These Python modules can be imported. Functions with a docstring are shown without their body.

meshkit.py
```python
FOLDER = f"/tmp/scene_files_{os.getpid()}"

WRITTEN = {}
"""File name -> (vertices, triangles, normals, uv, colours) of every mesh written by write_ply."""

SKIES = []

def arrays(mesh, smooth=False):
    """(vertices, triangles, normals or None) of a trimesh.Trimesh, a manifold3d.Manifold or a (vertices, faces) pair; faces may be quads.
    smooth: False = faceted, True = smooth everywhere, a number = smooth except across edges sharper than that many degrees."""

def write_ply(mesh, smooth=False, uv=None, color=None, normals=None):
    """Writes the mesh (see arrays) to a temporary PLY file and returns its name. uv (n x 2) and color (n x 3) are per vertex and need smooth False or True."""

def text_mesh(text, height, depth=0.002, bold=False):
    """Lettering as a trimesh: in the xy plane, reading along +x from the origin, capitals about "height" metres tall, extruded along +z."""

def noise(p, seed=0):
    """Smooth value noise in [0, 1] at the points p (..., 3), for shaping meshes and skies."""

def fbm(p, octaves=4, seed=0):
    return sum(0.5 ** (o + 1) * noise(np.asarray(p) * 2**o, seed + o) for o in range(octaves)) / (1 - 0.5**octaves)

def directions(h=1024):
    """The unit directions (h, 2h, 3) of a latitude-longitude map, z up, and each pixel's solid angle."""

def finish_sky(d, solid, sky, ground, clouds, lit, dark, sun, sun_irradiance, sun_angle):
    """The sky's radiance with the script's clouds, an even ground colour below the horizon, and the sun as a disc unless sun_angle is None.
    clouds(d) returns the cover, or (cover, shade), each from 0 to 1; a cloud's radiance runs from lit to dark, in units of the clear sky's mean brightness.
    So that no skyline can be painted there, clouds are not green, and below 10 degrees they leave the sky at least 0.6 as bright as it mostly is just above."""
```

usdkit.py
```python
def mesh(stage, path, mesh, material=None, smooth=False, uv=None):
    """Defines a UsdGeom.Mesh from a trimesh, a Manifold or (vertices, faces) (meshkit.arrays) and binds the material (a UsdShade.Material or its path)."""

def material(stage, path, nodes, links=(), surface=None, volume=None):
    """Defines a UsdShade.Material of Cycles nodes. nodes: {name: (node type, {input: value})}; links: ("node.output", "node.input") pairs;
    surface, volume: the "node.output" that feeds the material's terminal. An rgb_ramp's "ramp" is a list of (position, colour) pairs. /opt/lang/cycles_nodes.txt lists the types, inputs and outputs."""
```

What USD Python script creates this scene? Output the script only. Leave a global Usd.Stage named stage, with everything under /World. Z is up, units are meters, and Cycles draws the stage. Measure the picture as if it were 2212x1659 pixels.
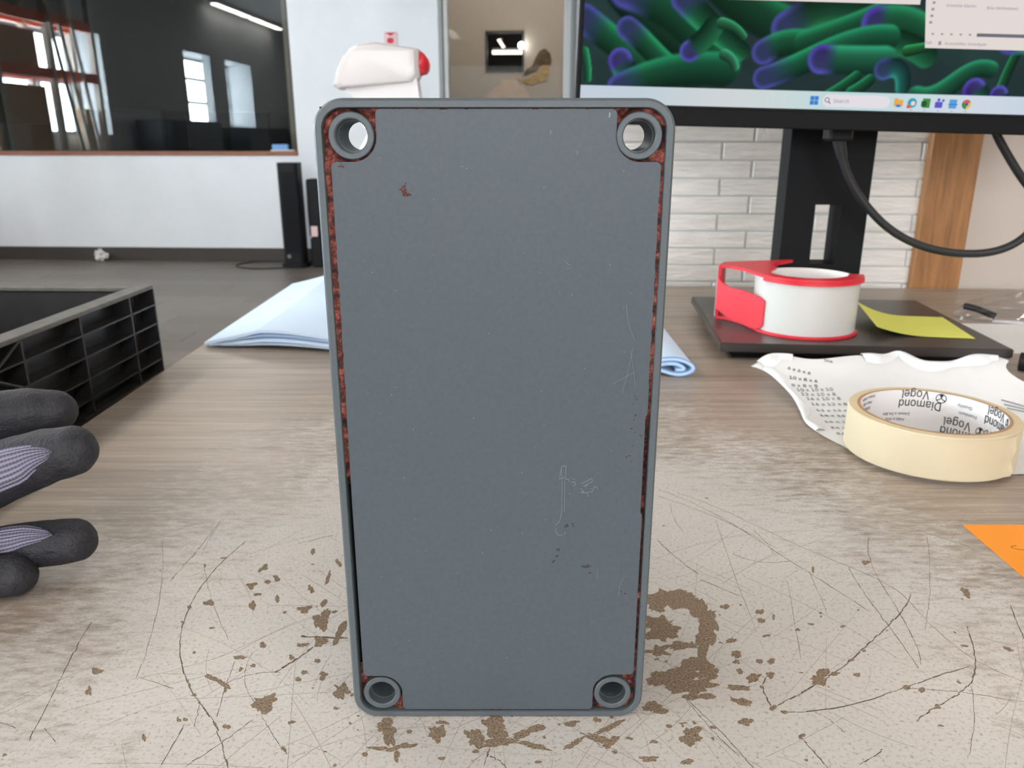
import math, random
import numpy as np, trimesh, manifold3d as m3
from shapely.geometry import Polygon, Point, box as sbox
from shapely import affinity, union_all
import usdkit, meshkit
from pxr import Usd, UsdGeom, UsdLux, UsdShade, Gf, Sdf
PI = math.pi
rng = np.random.default_rng(7)
stage = Usd.Stage.CreateInMemory()
UsdGeom.SetStageUpAxis(stage, 'Z'); UsdGeom.SetStageMetersPerUnit(stage, 1.0)
UsdGeom.Xform.Define(stage, '/World'); UsdGeom.Scope.Define(stage, '/World/Looks')

# ------------------------------------------------------------------ camera, exposure, light levels
EXPOSURE = 1.05
WINDOW_L = 29.0        # radiance of the daylit window panes
FRONT_L = 4.5          # radiance of the window behind the camera
STRIP_L = 16.0         # radiance of the fluorescent diffusers
TZ = 0.75              # table height
PITCH = 17.39
cam = UsdGeom.Camera.Define(stage, '/World/camera')
cam.AddTranslateOp().Set(Gf.Vec3d(0, 0, TZ + 0.172)); cam.AddRotateXOp().Set(90 - PITCH)
cam.CreateHorizontalApertureAttr(36.0); cam.CreateVerticalApertureAttr(27.0)
cam.CreateFocalLengthAttr(36.0 * 1700 / 2212)
cam.CreateFocusDistanceAttr(0.222); cam.CreateFStopAttr(34.0)
cam.CreateClippingRangeAttr(Gf.Vec2f(0.01, 100)); cam.CreateExposureAttr(EXPOSURE)

# ------------------------------------------------------------------ materials
def lin(*c):
    c = np.array(c, float) / 255
    return tuple(np.where(c < .04045, c / 12.92, ((c + .055) / 1.055) ** 2.4))
LK = '/World/Looks/'
def mat(name, col, rough=.5, spec=.5, metal=0., bump=None, vary=None, **kw):
    """principled; vary=(scale, amount, (sx,sy,sz)) mottles the colour, bump=(scale, distance, (sx,sy,sz))"""
    n = {'p': ('principled_bsdf', dict(base_color=col, roughness=rough, specular_ior_level=spec, metallic=metal, **kw)), 'g': ('geometry', {})}
    l = []
    if vary:
        sc, am, st = vary
        n['mv'] = ('mapping', dict(scale=st)); n['nv'] = ('noise_texture', dict(scale=sc, detail=4.0, roughness=.6))
        n['rv'] = ('rgb_ramp', dict(ramp=[(.3, tuple(np.array(col) * (1 - am))), (.7, tuple(np.minimum(1, np.array(col) * (1 + am))))]))
        l += [('g.position', 'mv.vector'), ('mv.vector', 'nv.vector'), ('nv.fac', 'rv.fac'), ('rv.color', 'p.base_color')]
    if bump:
        sc, di, st = bump
        n['mb'] = ('mapping', dict(scale=st)); n['nb'] = ('noise_texture', dict(scale=sc, detail=3.0)); n['b'] = ('bump', dict(strength=1.0, distance=di))
        l += [('g.position', 'mb.vector'), ('mb.vector', 'nb.vector'), ('nb.fac', 'b.height'), ('b.normal', 'p.normal')]
    return usdkit.material(stage, LK + name, n, l, surface='p.BSDF')
def emit(name, col, s):
    return usdkit.material(stage, LK + name, {'e': ('emission', dict(color=col, strength=s))}, [], surface='e.emission')
ONE = (1., 1., 1.)
M = {}
M['wall'] = mat('wall_paint', lin(235, 239, 242), .7, .3, vary=(3, .02, ONE))
M['wall_beige'] = mat('beige_paint', lin(206, 193, 182), .7, .3, vary=(3, .03, ONE))
M['wall_tan'] = mat('tan_paint', lin(186, 172, 156), .8, .2)
M['wall_grey'] = mat('grey_paint', lin(176, 178, 180), .8, .2)
M['ceiling'] = mat('ceiling_paint', lin(205, 205, 205), .9, .1)
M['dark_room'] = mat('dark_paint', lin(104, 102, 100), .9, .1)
M['base'] = mat('baseboard_vinyl', lin(68, 62, 58), .5)
M['sill'] = mat('sill_wood', lin(150, 96, 70), .5, vary=(10, .2, (1, 8, 8)))
M['brick'] = mat('painted_brick', lin(240, 234, 226), .75, .25, vary=(90, .10, (.25, 1, 2.2)), bump=(160, .0020, (.3, 1, 1.6)))
M['mortar'] = mat('mortar', lin(206, 208, 208), .9, .1)
M['oak'] = mat('oak_trim', lin(160, 112, 68), .45, .4, vary=(60, .3, (4, 4, .25)))
M['alu'] = mat('aluminium', lin(196, 198, 200), .4, .5, .3)
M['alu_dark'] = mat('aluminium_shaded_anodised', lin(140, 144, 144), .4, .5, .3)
M['grey_plastic'] = mat('grey_polyester', lin(85, 93, 97), .42, .45, vary=(900, .05, ONE), bump=(2600, .00004, ONE))
M['grey_panel'] = mat('grey_panel_plastic', lin(79, 87, 93), .45, .4, vary=(700, .06, ONE), bump=(2200, .00004, ONE))
M['red_stain'] = mat('red_stain', lin(88, 52, 47), .7, .2, vary=(2500, .5, ONE))
M['dark_stain'] = mat('dark_stain', lin(62, 62, 62), .6, .3, vary=(2500, .4, ONE))
M['light_mark'] = mat('light_scuff', lin(124, 135, 142), .5)
M['black_plastic'] = mat('black_plastic', lin(26, 26, 29), .5, .25)
M['monitor_black'] = mat('monitor_black', lin(22, 22, 24), .6, .12, bump=(1800, .00006, ONE))
M['stand_black'] = mat('stand_black', lin(20, 21, 23), .6, .15)
M['base_black'] = mat('stand_base_charcoal', lin(58, 52, 50), .35, .5, bump=(1800, .00005, ONE))
M['crate'] = mat('crate_plastic', lin(38, 37, 37), .38, .5, vary=(60, .2, ONE))
M['crate_edge'] = mat('crate_rim_scuffed', lin(94, 90, 84), .45, .5, vary=(120, .25, ONE))
M['rubber'] = mat('cable_rubber', lin(34, 34, 37), .45)
M['red'] = mat('red_plastic', lin(218, 44, 58), .38, .5)
M['tape_clear'] = mat('packing_tape_roll', lin(214, 205, 199), .25, .5, subsurface_weight=.2, subsurface_scale=.004)
M['tape_core'] = mat('cardboard_core', lin(232, 226, 222), .6)
M['masking'] = mat('masking_tape', lin(212, 197, 166), .65, .3, bump=(1500, .00005, (1, 1, .2)))
M['masking_edge'] = mat('masking_tape_edge', lin(216, 195, 158), .7, .3)
M['core_white'] = mat('core_paper', lin(226, 222, 220), .45, .4)
M['core_brown'] = mat('core_board', lin(176, 138, 104), .8, .2)
M['ink'] = mat('ink', lin(58, 60, 66), .7, .2)
M['ink_faint'] = mat('ink_faint', lin(120, 122, 128), .7, .2)
M['ink_brown'] = mat('handwriting_ink', lin(110, 74, 30), .7, .2)
M['paper'] = mat('white_paper', lin(236, 234, 232), .6, .3, vary=(40, .02, ONE))
M['paper_fold'] = mat('paper_fold', lin(246, 246, 247), .5, .3)
M['orange'] = mat('orange_paper', lin(255, 158, 56), .7, .2)
M['yellow'] = mat('yellow_note', lin(232, 230, 112), .7, .2)
M['blue_cloth'] = mat('blue_cloth', lin(206, 224, 244), .9, .1, sheen_weight=.2, bump=(900, .0002, ONE))
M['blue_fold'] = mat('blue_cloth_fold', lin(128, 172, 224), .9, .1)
M['white_plastic'] = mat('white_plastic', lin(216, 211, 209), .25, .5, subsurface_weight=.1, subsurface_scale=.003)
M['glove'] = mat('glove_coating', lin(46, 45, 50), .55, .4, vary=(260, .3, ONE), bump=(900, .0006, ONE))
M['tank_red'] = mat('sign_red', lin(206, 52, 70), .6)
M['sign_pink'] = mat('sign_faded', lin(236, 206, 206), .7)
M['rack_orange'] = mat('rack_orange', lin(214, 88, 40), .5)
M['rack_pale'] = mat('rack_galvanised', lin(200, 196, 188), .5)
M['carton'] = mat('brown_carton', lin(200, 178, 156), .9, .1)
M['plaster'] = mat('bare_plaster', lin(208, 184, 160), .9, .1, vary=(20, .1, ONE))
M['ochre'] = mat('ochre_board', lin(180, 146, 90), .9, .1, vary=(30, .3, ONE))
M['umber'] = mat('brown_board', lin(104, 88, 70), .9, .1, vary=(30, .3, ONE))
M['steel'] = mat('table_leg_steel', lin(70, 70, 72), .4, .5, .5)
M['edge_band'] = mat('table_edge_band', lin(178, 150, 128), .5)
M['pane_day'] = emit('daylight_pane', (.80, .92, 1.), WINDOW_L)
M['tube'] = emit('fluorescent', (1., .95, .88), STRIP_L)
M['pane_front'] = emit('front_daylight_pane', (.94, .97, 1.), FRONT_L)
M['lamp_corridor'] = emit('corridor_panel', (1., .95, .9), 2.6)
M['lamp_white'] = emit('bright_lamp', (.92, .97, 1.), 14.)
M['lamp_warm'] = emit('warm_strip', (1., .86, .72), 1.6)
def shellmat(name, tint):
    return usdkit.material(stage, LK + name, {'f': ('layer_weight', dict(blend=.5)), 'q': ('math', dict(math_type='power', value2=4.)), 'a': ('math', dict(math_type='multiply_add', value2=.5, value3=.05)), 't': ('transparent_bsdf', dict(color=tint)), 'g': ('glossy_bsdf', dict(color=(1., 1., 1.), roughness=.03)), 'm': ('mix_closure', {})},
        [('f.facing', 'q.value1'), ('q.value', 'a.value1'), ('a.value', 'm.fac'), ('t.BSDF', 'm.closure1'), ('g.BSDF', 'm.closure2')], surface='m.closure')
def glassmat(name, ior, tint):
    return usdkit.material(stage, LK + name, {'f': ('fresnel', dict(IOR=ior)), 't': ('transparent_bsdf', dict(color=tint)), 'g': ('glossy_bsdf', dict(color=(1., 1., 1.), roughness=.0)), 'm': ('mix_closure', {})},
        [('f.fac', 'm.fac'), ('t.BSDF', 'm.closure1'), ('g.BSDF', 'm.closure2')], surface='m.closure')
M['glass'] = glassmat('window_glass', 1.58, (.8, .83, .83))
M['glass_door'] = glassmat('door_glass', 1.1, (.92, .93, .93))
M['lens'] = shellmat('clear_lens', (.95, .96, .97))

# worn wood-print laminate of the table top: grey-brown grain, rubbed through to a pale ground where the work is done
def table_material():
    n, l = {}, []
    n['g'] = ('geometry', {}); n['s'] = ('separate_xyz', {}); l.append(('g.position', 's.vector'))
    for k, sc, det in (('1', (16., 620., 1.), 4.), ('2', (3., 130., 1.), 3.), ('3', (60., 1500., 1.), 2.)):
        n['m' + k] = ('mapping', dict(scale=sc)); n['n' + k] = ('noise_texture', dict(scale=1., detail=det, roughness=.6))
        l += [('g.position', f'm{k}.vector'), (f'm{k}.vector', f'n{k}.vector')]
    n['a1'] = ('math', dict(math_type='multiply_add', value2=.55, value3=.0)); n['a2'] = ('math', dict(math_type='multiply_add', value2=.45))
    l += [('n1.fac', 'a1.value1'), ('n2.fac', 'a2.value1'), ('a1.value', 'a2.value3')]
    n['wood'] = ('rgb_ramp', dict(ramp=[(.30, lin(128, 112, 98)), (.45, lin(158, 141, 125)), (.56, lin(174, 158, 142)), (.72, lin(194, 180, 165))]))
    l.append(('a2.value', 'wood.fac'))
    # distance from the middle of the worn place
    for ax, c, r in (('x', .01, .21), ('y', .17, .33)):
        n['c' + ax] = ('math', dict(math_type='subtract', value2=c)); n['d' + ax] = ('math', dict(math_type='divide', value2=r)); n['q' + ax] = ('math', dict(math_type='power', value2=2.)); n['ab' + ax] = ('math', dict(math_type='absolute'))
        l += [('s.' + ax, f'c{ax}.value1'), (f'c{ax}.value', f'd{ax}.value1'), (f'd{ax}.value', f'ab{ax}.value1'), (f'ab{ax}.value', f'q{ax}.value1')]
    n['r2'] = ('math', dict(math_type='add')); n['r'] = ('math', dict(math_type='sqrt')); l += [('qx.value', 'r2.value1'), ('qy.value', 'r2.value2'), ('r2.value', 'r.value1')]
    n['nw'] = ('noise_texture', dict(scale=22., detail=3.)); n['mw'] = ('mapping', dict(scale=(110., 330., 1.))); n['nf'] = ('noise_texture', dict(scale=1., detail=5., roughness=.75))
    l += [('g.position', 'nw.vector'), ('g.position', 'mw.vector'), ('mw.vector', 'nf.vector')]
    n['k1'] = ('math', dict(math_type='multiply_add', value2=.55)); n['k2'] = ('math', dict(math_type='multiply_add', value2=1.35))
    l += [('nw.fac', 'k1.value1'), ('r.value', 'k1.value3'), ('nf.fac', 'k2.value1'), ('k1.value', 'k2.value3')]
    n['wear'] = ('map_range', dict(range_type='smoothstep', from_min=2.12, from_max=1.62, to_min=0., to_max=1., clamp=True)); l.append(('k2.value', 'wear.value'))
    # the pale ground with its own dust of dark specks
    n['ns'] = ('noise_texture', dict(scale=760., detail=5., roughness=.72)); n['ms'] = ('mapping', dict(scale=(1., 1., 1.)))
    n['pale'] = ('rgb_ramp', dict(ramp=[(.0, lin(224, 217, 209)), (.53, lin(216, 208, 199)), (.61, lin(197, 186, 176)), (.72, lin(132, 117, 104))]))
    l += [('g.position', 'ns.vector'), ('ns.fac', 'pale.fac')]
    n['mx'] = ('mix_color', dict(blend_type='mix')); l += [('wear.result', 'mx.fac'), ('wood.color', 'mx.a'), ('pale.color', 'mx.b')]
    n['nm'] = ('noise_texture', dict(scale=9., detail=3.)); n['rm'] = ('rgb_ramp', dict(ramp=[(.3, (.86, .86, .86)), (.7, (1., 1., 1.))])); n['mm'] = ('mix_color', dict(blend_type='multiply', fac=1.))
    l += [('g.position', 'nm.vector'), ('nm.fac', 'rm.fac'), ('mx.result', 'mm.a'), ('rm.color', 'mm.b')]
    n['p'] = ('principled_bsdf', dict(roughness=.42, specular_ior_level=.45)); n['b'] = ('bump', dict(strength=.6, distance=.00012))
    l += [('mm.result', 'p.base_color'), ('n1.fac', 'b.height'), ('b.normal', 'p.normal')]
    n['ro'] = ('map_range', dict(from_min=0., from_max=1., to_min=.36, to_max=.55)); l += [('wear.result', 'ro.value'), ('ro.result', 'p.roughness')]
    return usdkit.material(stage, LK + 'worn_laminate', n, l, surface='p.BSDF')
M['laminate'] = table_material()
M['chipboard'] = usdkit.material(stage, LK + 'bare_chipboard', {'g': ('geometry', {}), 'n': ('noise_texture', dict(scale=1400., detail=4., roughness=.7)), 'r': ('rgb_ramp', dict(ramp=[(.3, lin(92, 76, 63)), (.45, lin(138, 119, 101)), (.57, lin(158, 137, 114)), (.68, lin(196, 168, 126))])), 'p': ('principled_bsdf', dict(roughness=.85, specular_ior_level=.2)), 'b': ('bump', dict(strength=1., distance=.0004))},
    [('g.position', 'n.vector'), ('n.fac', 'r.fac'), ('r.color', 'p.base_color'), ('n.fac', 'b.height'), ('b.normal', 'p.normal')], surface='p.BSDF')
M['scratch'] = mat('scratch_dirt', lin(112, 98, 86), .8, .2, vary=(700, .35, ONE))
M['scratch_faint'] = mat('scratch_faint', lin(164, 151, 139), .8, .2, vary=(500, .2, ONE))
M['floor_base'] = mat('floor_joint', lin(70, 62, 55), .8, .2)
M['planks'] = [mat(f'floor_plank_tone_{"abcd"[i]}', lin(*c), .38, .45, vary=(7, .16, (1.2, 16, 1))) for i, c in enumerate(((107, 98, 90), (111, 102, 94), (103, 94, 86), (114, 105, 97)))]
M['sealant'] = usdkit.material(stage, LK + 'red_brown_sealant', {'g': ('geometry', {}), 'n': ('noise_texture', dict(scale=330., detail=4., roughness=.7)), 'r': ('rgb_ramp', dict(ramp=[(.38, lin(30, 15, 14)), (.50, lin(84, 40, 33)), (.61, lin(142, 74, 62)), (.74, lin(176, 108, 94))])), 'p': ('principled_bsdf', dict(roughness=.7, specular_ior_level=.3))},
    [('g.position', 'n.vector'), ('n.fac', 'r.fac'), ('r.color', 'p.base_color')], surface='p.BSDF')
def knit_material():
    n = {'g': ('attribute', dict(attribute='st')), 'w': ('wave_texture', dict(wave_type='bands', bands_direction='y', scale=1., distortion=.6, detail=1.)), 'w2': ('wave_texture', dict(wave_type='bands', bands_direction='x', scale=4., distortion=1.)),
         'm': ('math', dict(math_type='multiply_add', value2=.3)), 'r': ('rgb_ramp', dict(ramp=[(.10, lin(92, 90, 112)), (.5, lin(128, 125, 146)), (.9, lin(156, 152, 168))])), 'p': ('principled_bsdf', dict(roughness=.9, specular_ior_level=.1)), 'b': ('bump', dict(strength=1., distance=.0006))}
    l = [('g.vector', 'w.vector'), ('g.vector', 'w2.vector'), ('w2.fac', 'm.value1'), ('w.fac', 'm.value3'), ('m.value', 'r.fac'), ('r.color', 'p.base_color'), ('w.fac', 'b.height'), ('b.normal', 'p.normal')]
    return usdkit.material(stage, LK + 'lavender_knit', n, l, surface='p.BSDF')
M['knit'] = knit_material()
M['cloth_fuzz'] = mat('grey_lining', lin(206, 204, 206), .9, .1)
def attrmat(name, strength):
    return usdkit.material(stage, LK + name, {'a': ('attribute', dict(attribute='tint')), 'e': ('emission', dict(strength=strength))}, [('a.color', 'e.color')], surface='e.emission')
SCREEN = 2.0 ** -EXPOSURE
M['screen'] = attrmat('screen_picture', SCREEN)
def screen_col(name, rgb): return emit('screen_' + name, lin(*rgb), SCREEN)

# ------------------------------------------------------------------ mesh helpers
cat = trimesh.util.concatenate
def T3(v=None, f=None): return trimesh.Trimesh(np.asarray(v, float), np.asarray(f, int), process=False)
def hull(p):
    m = trimesh.convex.convex_hull(np.asarray(p, float)); return T3(m.vertices, m.faces)
def bx(lo, hi, c=0.):
    """box from corner to corner with chamfered edges"""
    lo, hi = np.minimum(lo, hi).astype(float), np.maximum(lo, hi).astype(float)
    if c <= 0:
        m = trimesh.creation.box(hi - lo); m.apply_translation((lo + hi) / 2); return T3(m.vertices, m.faces)
    P = []
    for i in np.ndindex(2, 2, 2):
        q = np.where(i, hi, lo); s = np.where(i, -1, 1)
        for k in range(3):
            o = s * c; o[k] = 0; P.append(q + o)
    return hull(P)
def grid(P, closed_u=False, closed_v=False, flip=False):
    """surface of a (nu, nv, 3) array of points"""
    P = np.asarray(P, float); nu, nv = P.shape[:2]
    I = np.arange(nu * nv).reshape(nu, nv)
    if closed_u: I = np.vstack([I, I[:1]])
    if closed_v: I = np.hstack([I, I[:, :1]])
    a, b, c, d = I[:-1, :-1].ravel(), I[1:, :-1].ravel(), I[1:, 1:].ravel(), I[:-1, 1:].ravel()
    F = np.vstack([np.c_[a, b, c], np.c_[a, c, d]])
    return T3(P.reshape(-1, 3), F[:, ::-1] if flip else F)
def spline(P, n):
    P = np.asarray(P, float); t = np.r_[0, np.cumsum(np.linalg.norm(np.diff(P, axis=0), axis=1))]
    from scipy.interpolate import CubicSpline
    return CubicSpline(t, P, axis=0)(np.linspace(0, t[-1], n))
def tube(P, r, n=12, cap=True):
    P = np.asarray(P, float); r = np.broadcast_to(np.asarray(r, float), len(P))
    t = np.gradient(P, axis=0); t /= np.linalg.norm(t, axis=1)[:, None]
    u = np.cross(t[0], [0, 0, 1.]); u = np.cross(t[0], [1, 0, 0.]) if np.linalg.norm(u) < .1 else u
    R = []
    for i in range(len(P)):
        u = u - t[i] * (u @ t[i]); u /= np.linalg.norm(u); w = np.cross(t[i], u)
        a = np.linspace(0, 2 * PI, n, endpoint=False)
        R.append(P[i] + r[i] * (np.cos(a)[:, None] * u + np.sin(a)[:, None] * w))
    m = grid(np.array(R), closed_v=True, flip=True)
    if cap:
        v, f, N = list(m.vertices), list(m.faces), len(P) * n
        v += [P[0], P[-1]]
        for k in range(n):
            j = (k + 1) % n
            f.append([N, k, j]); f.append([N + 1, N - n + j, N - n + k])
        m = T3(v, f); m.fix_normals()
    return m
def lathe(prof, n=48, c=(0, 0, 0), closed=False):
    """prof (r, z) turned round z"""
    a = np.linspace(0, 2 * PI, n, endpoint=False)
    pr = list(prof) + ([prof[0]] if closed else [])
    P = np.array([[(r * math.cos(x), r * math.sin(x), z) for x in a] for r, z in pr])
    m = grid(P, closed_v=True); m.apply_translation(c)
    m.fix_normals() if closed else None
    return m
def ext(poly, h0, h1):
    """polygon extruded along z from h0 to h1"""
    L = []
    for g in getattr(poly, 'geoms', [poly]):
        if g.is_empty or g.area < 1e-12: continue
        m = trimesh.creation.extrude_polygon(g, h1 - h0, engine='earcut'); m.apply_translation((0, 0, h0)); L.append(T3(m.vertices, m.faces))
    return cat(L)
def facing(m):
    """(x, y, h) -> (x, h, y): a flat thing stood upright, its h being the depth behind its face"""
    v = np.array(m.vertices); return T3(v[:, [0, 2, 1]], np.array(m.faces)[:, ::-1])
def upright(poly, d0, d1): return facing(ext(poly, d0, d1))
def bevext(poly, h0, h1, b):
    """extrusion whose top and bottom edges step in by b"""
    return cat([ext(poly, h0 + b, h1 - b), ext(poly.buffer(-b), h0, h0 + b), ext(poly.buffer(-b), h1 - b, h1)])
def moved(m, t=(0, 0, 0), rz=0., about=(0, 0, 0)):
    m = m.copy()
    if rz: m.apply_transform(trimesh.transformations.rotation_matrix(rz, [0, 0, 1], about))
    m.apply_translation(t); return m
def rrect(x0, y0, x1, y1, r, n=8):
    P = []
    for cx, cy, a0 in ((x1 - r, y1 - r, 0), (x0 + r, y1 - r, 90), (x0 + r, y0 + r, 180), (x1 - r, y0 + r, 270)):
        for k in range(n + 1):
            a = math.radians(a0 + 90 * k / n); P.append((cx + r * math.cos(a), cy + r * math.sin(a)))
    return np.array(P)
def blob(cx, cy, A, B, n=26, rough=.35, r=rng):
    """irregular spot: ellipse with half axes A, B (vectors) and a ragged edge"""
    a = np.linspace(0, 2 * PI, n, endpoint=False); k = np.ones(n)
    for f in (2, 3, 5, 8): k += rough * r.normal() / f ** .8 * np.cos(f * a + r.uniform(0, 6.3))
    k += rough * .25 * r.normal(size=n); k = np.clip(k, .35, 1.7)
    return Polygon(np.c_[cx + k * (np.cos(a) * A[0] + np.sin(a) * B[0]), cy + k * (np.cos(a) * A[1] + np.sin(a) * B[1])]).buffer(0)
def ribbon(P, w):
    from shapely.geometry import LineString
    return LineString(P).buffer(w / 2, cap_style=2)

# ------------------------------------------------------------------ scene helpers
used = {}
def numbered(path):
    k = used.get(path, 0); used[path] = k + 1
    return path if not k else f'{path}_{k:03d}'
BASE = {}
def thing(name, label, category, loc=(0, 0, 0), group=None, kind=None):
    path = numbered('/World/' + name); x = UsdGeom.Xform.Define(stage, path); x.AddTranslateOp().Set(Gf.Vec3d(*map(float, loc)))
    p = x.GetPrim(); BASE[path] = np.array(loc, float); tag(p, label, category, group, kind); return path
def tag(p, label=None, category=None, group=None, kind=None):
    for k, v in (('label', label), ('category', category), ('group', group), ('kind', kind)):
        if v: p.SetCustomDataByKey(k, v)
def part(name, mesh, m, parent, smooth=30, label=None, kind=None, uv=None):
    """a mesh given in world coordinates becomes a child of its thing (or of a part)"""
    path = numbered(f'{parent}/{name}'); b = BASE.get(parent, np.zeros(3))
    mesh = moved(mesh, -b)
    g = usdkit.mesh(stage, path, mesh, M[m] if isinstance(m, str) else m, smooth=smooth, uv=uv); tag(g.GetPrim(), label, None, None, kind)
    BASE[path] = b; return path
def solo(name, mesh, m, label, category, smooth=30, group=None, kind=None, uv=None):
    path = numbered('/World/' + name)
    g = usdkit.mesh(stage, path, mesh, M[m] if isinstance(m, str) else m, smooth=smooth, uv=uv); tag(g.GetPrim(), label, category, group, kind); BASE[path] = np.zeros(3); return path
def struct(name, mesh, m, label=None, smooth=30):
    return solo(name, mesh, m, label, None, smooth, kind='structure')
YAW = math.radians(3)
RM = trimesh.transformations.rotation_matrix(-YAW, [0, 0, 1])
def room(m):
    """room coordinates (u across, v away from the camera, z) to the world: the room stands 3 degrees askew to the camera"""
    m = m.copy(); m.apply_transform(RM); return m
def rp(u, v, z=0.): return (u * math.cos(YAW) + v * math.sin(YAW), -u * math.sin(YAW) + v * math.cos(YAW), z)

# ================================================================== the room
UL, VB, ZC = -5.0, 6.06, 2.78          # left wall, far wall, ceiling (room coordinates)
UR, VF = 4.0, -5.0
fl = struct('floor', room(bx((UL - .5, VF, -.1), (UR, 10., -.012))), 'floor_base', 'grey-brown plank floor of the workshop')
k = 0
for i in range(26):                    # planks run across the view; built as far as the camera or its side step sees them
    v0 = 1.35 + .182 * i
    if v0 > VB - .02: break
    u0 = -5.0 + (i * .47) % 1.2 - 1.2
    while u0 < .6:
        a, b = max(u0, -4.995), min(u0 + 1.2, .6)
        if b - a > .03:
            part('plank', room(bx((a + .0012, v0 + .0012, -.012), (b - .0012, min(v0 + .1808, VB - .001), rng.uniform(-.0006, 0)), .001)), M['planks'][rng.integers(4)], fl)
        u0 += 1.2
part('vinyl_sheet', room(bx((UL, VF, -.012), (UR, 1.35, -.0005))), M['planks'][0], fl)
part('vinyl_sheet', room(bx((.6, 1.35, -.012), (UR, 10., -.0005))), M['planks'][0], fl)
struct('ceiling', room(bx((UL - .5, VF, ZC), (UR, 10., ZC + .1))), 'ceiling', 'pale grey flat ceiling above the frame')

# far wall with the long interior window and the glazed door
WL, WR, WB, WT = -4.9, -1.925, .823, 2.45
DL, DR, DT = -.843, .126, 2.2
wb = struct('wall_back', cat([room(m) for m in (
    bx((UL, VB, 0), (WR, VB + .1, WB - .03)), bx((UL, VB, WB - .03), (WL, VB + .1, ZC)), bx((WL, VB, WT), (WR, VB + .1, ZC)),
    bx((WR, VB, 0), (DL, VB + .1, ZC)), bx((DL, VB, DT), (DR, VB + .1, ZC)), bx((DR, VB, 0), (UR, VB + .1, ZC)))]), 'wall', 'white painted wall between dark interior window and glazed door')
struct('baseboard_back', cat([room(bx((UL, VB - .012, 0), (DL, VB, .1), .002)), room(bx((DR, VB - .012, 0), (UR, VB, .1), .002))]), 'base', 'dark vinyl baseboard under the white wall')
w2 = thing('window_1', 'long dark interior window reflecting the room above white wall', 'window', rp(WL, VB, WB), kind='structure')
part('sill', room(bx((WL, VB - .015, WB - .03), (WR, VB + .1, WB), .003)), 'sill', w2, label='reddish brown wooden sill')
part('window_frame', cat([room(m) for m in (bx((WR - .02, VB + .02, WB), (WR, VB + .08, WT)), bx((WL, VB + .02, WB), (WL + .02, VB + .08, WT)), bx((WL, VB + .02, WT - .02), (WR, VB + .08, WT)))]), 'base', w2)
part('pane', room(bx((WL + .02, VB + .046, WB), (WR - .02, VB + .052, WT - .02))), 'glass', w2)
d1 = thing('door_1', 'grey framed glazed door beside the monitor, tan wall behind it', 'door', rp(DL, VB, 0), kind='structure')
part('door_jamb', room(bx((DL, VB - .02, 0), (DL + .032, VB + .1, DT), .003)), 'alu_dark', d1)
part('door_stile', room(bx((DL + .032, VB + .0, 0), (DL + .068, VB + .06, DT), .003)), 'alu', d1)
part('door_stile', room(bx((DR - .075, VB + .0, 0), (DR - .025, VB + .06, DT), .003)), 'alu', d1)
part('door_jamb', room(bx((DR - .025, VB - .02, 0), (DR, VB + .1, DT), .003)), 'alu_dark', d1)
part('door_rail', room(bx((DL + .068, VB, DT - .1), (DR - .075, VB + .06, DT), .003)), 'alu', d1)
part('door_rail', room(bx((DL + .068, VB, 0), (DR - .075, VB + .06, .2), .003)), 'alu', d1)
part('pane', room(bx((DL + .068, VB + .027, .2), (DR - .075, VB + .033, DT - .1))), 'glass_door', d1)
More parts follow.
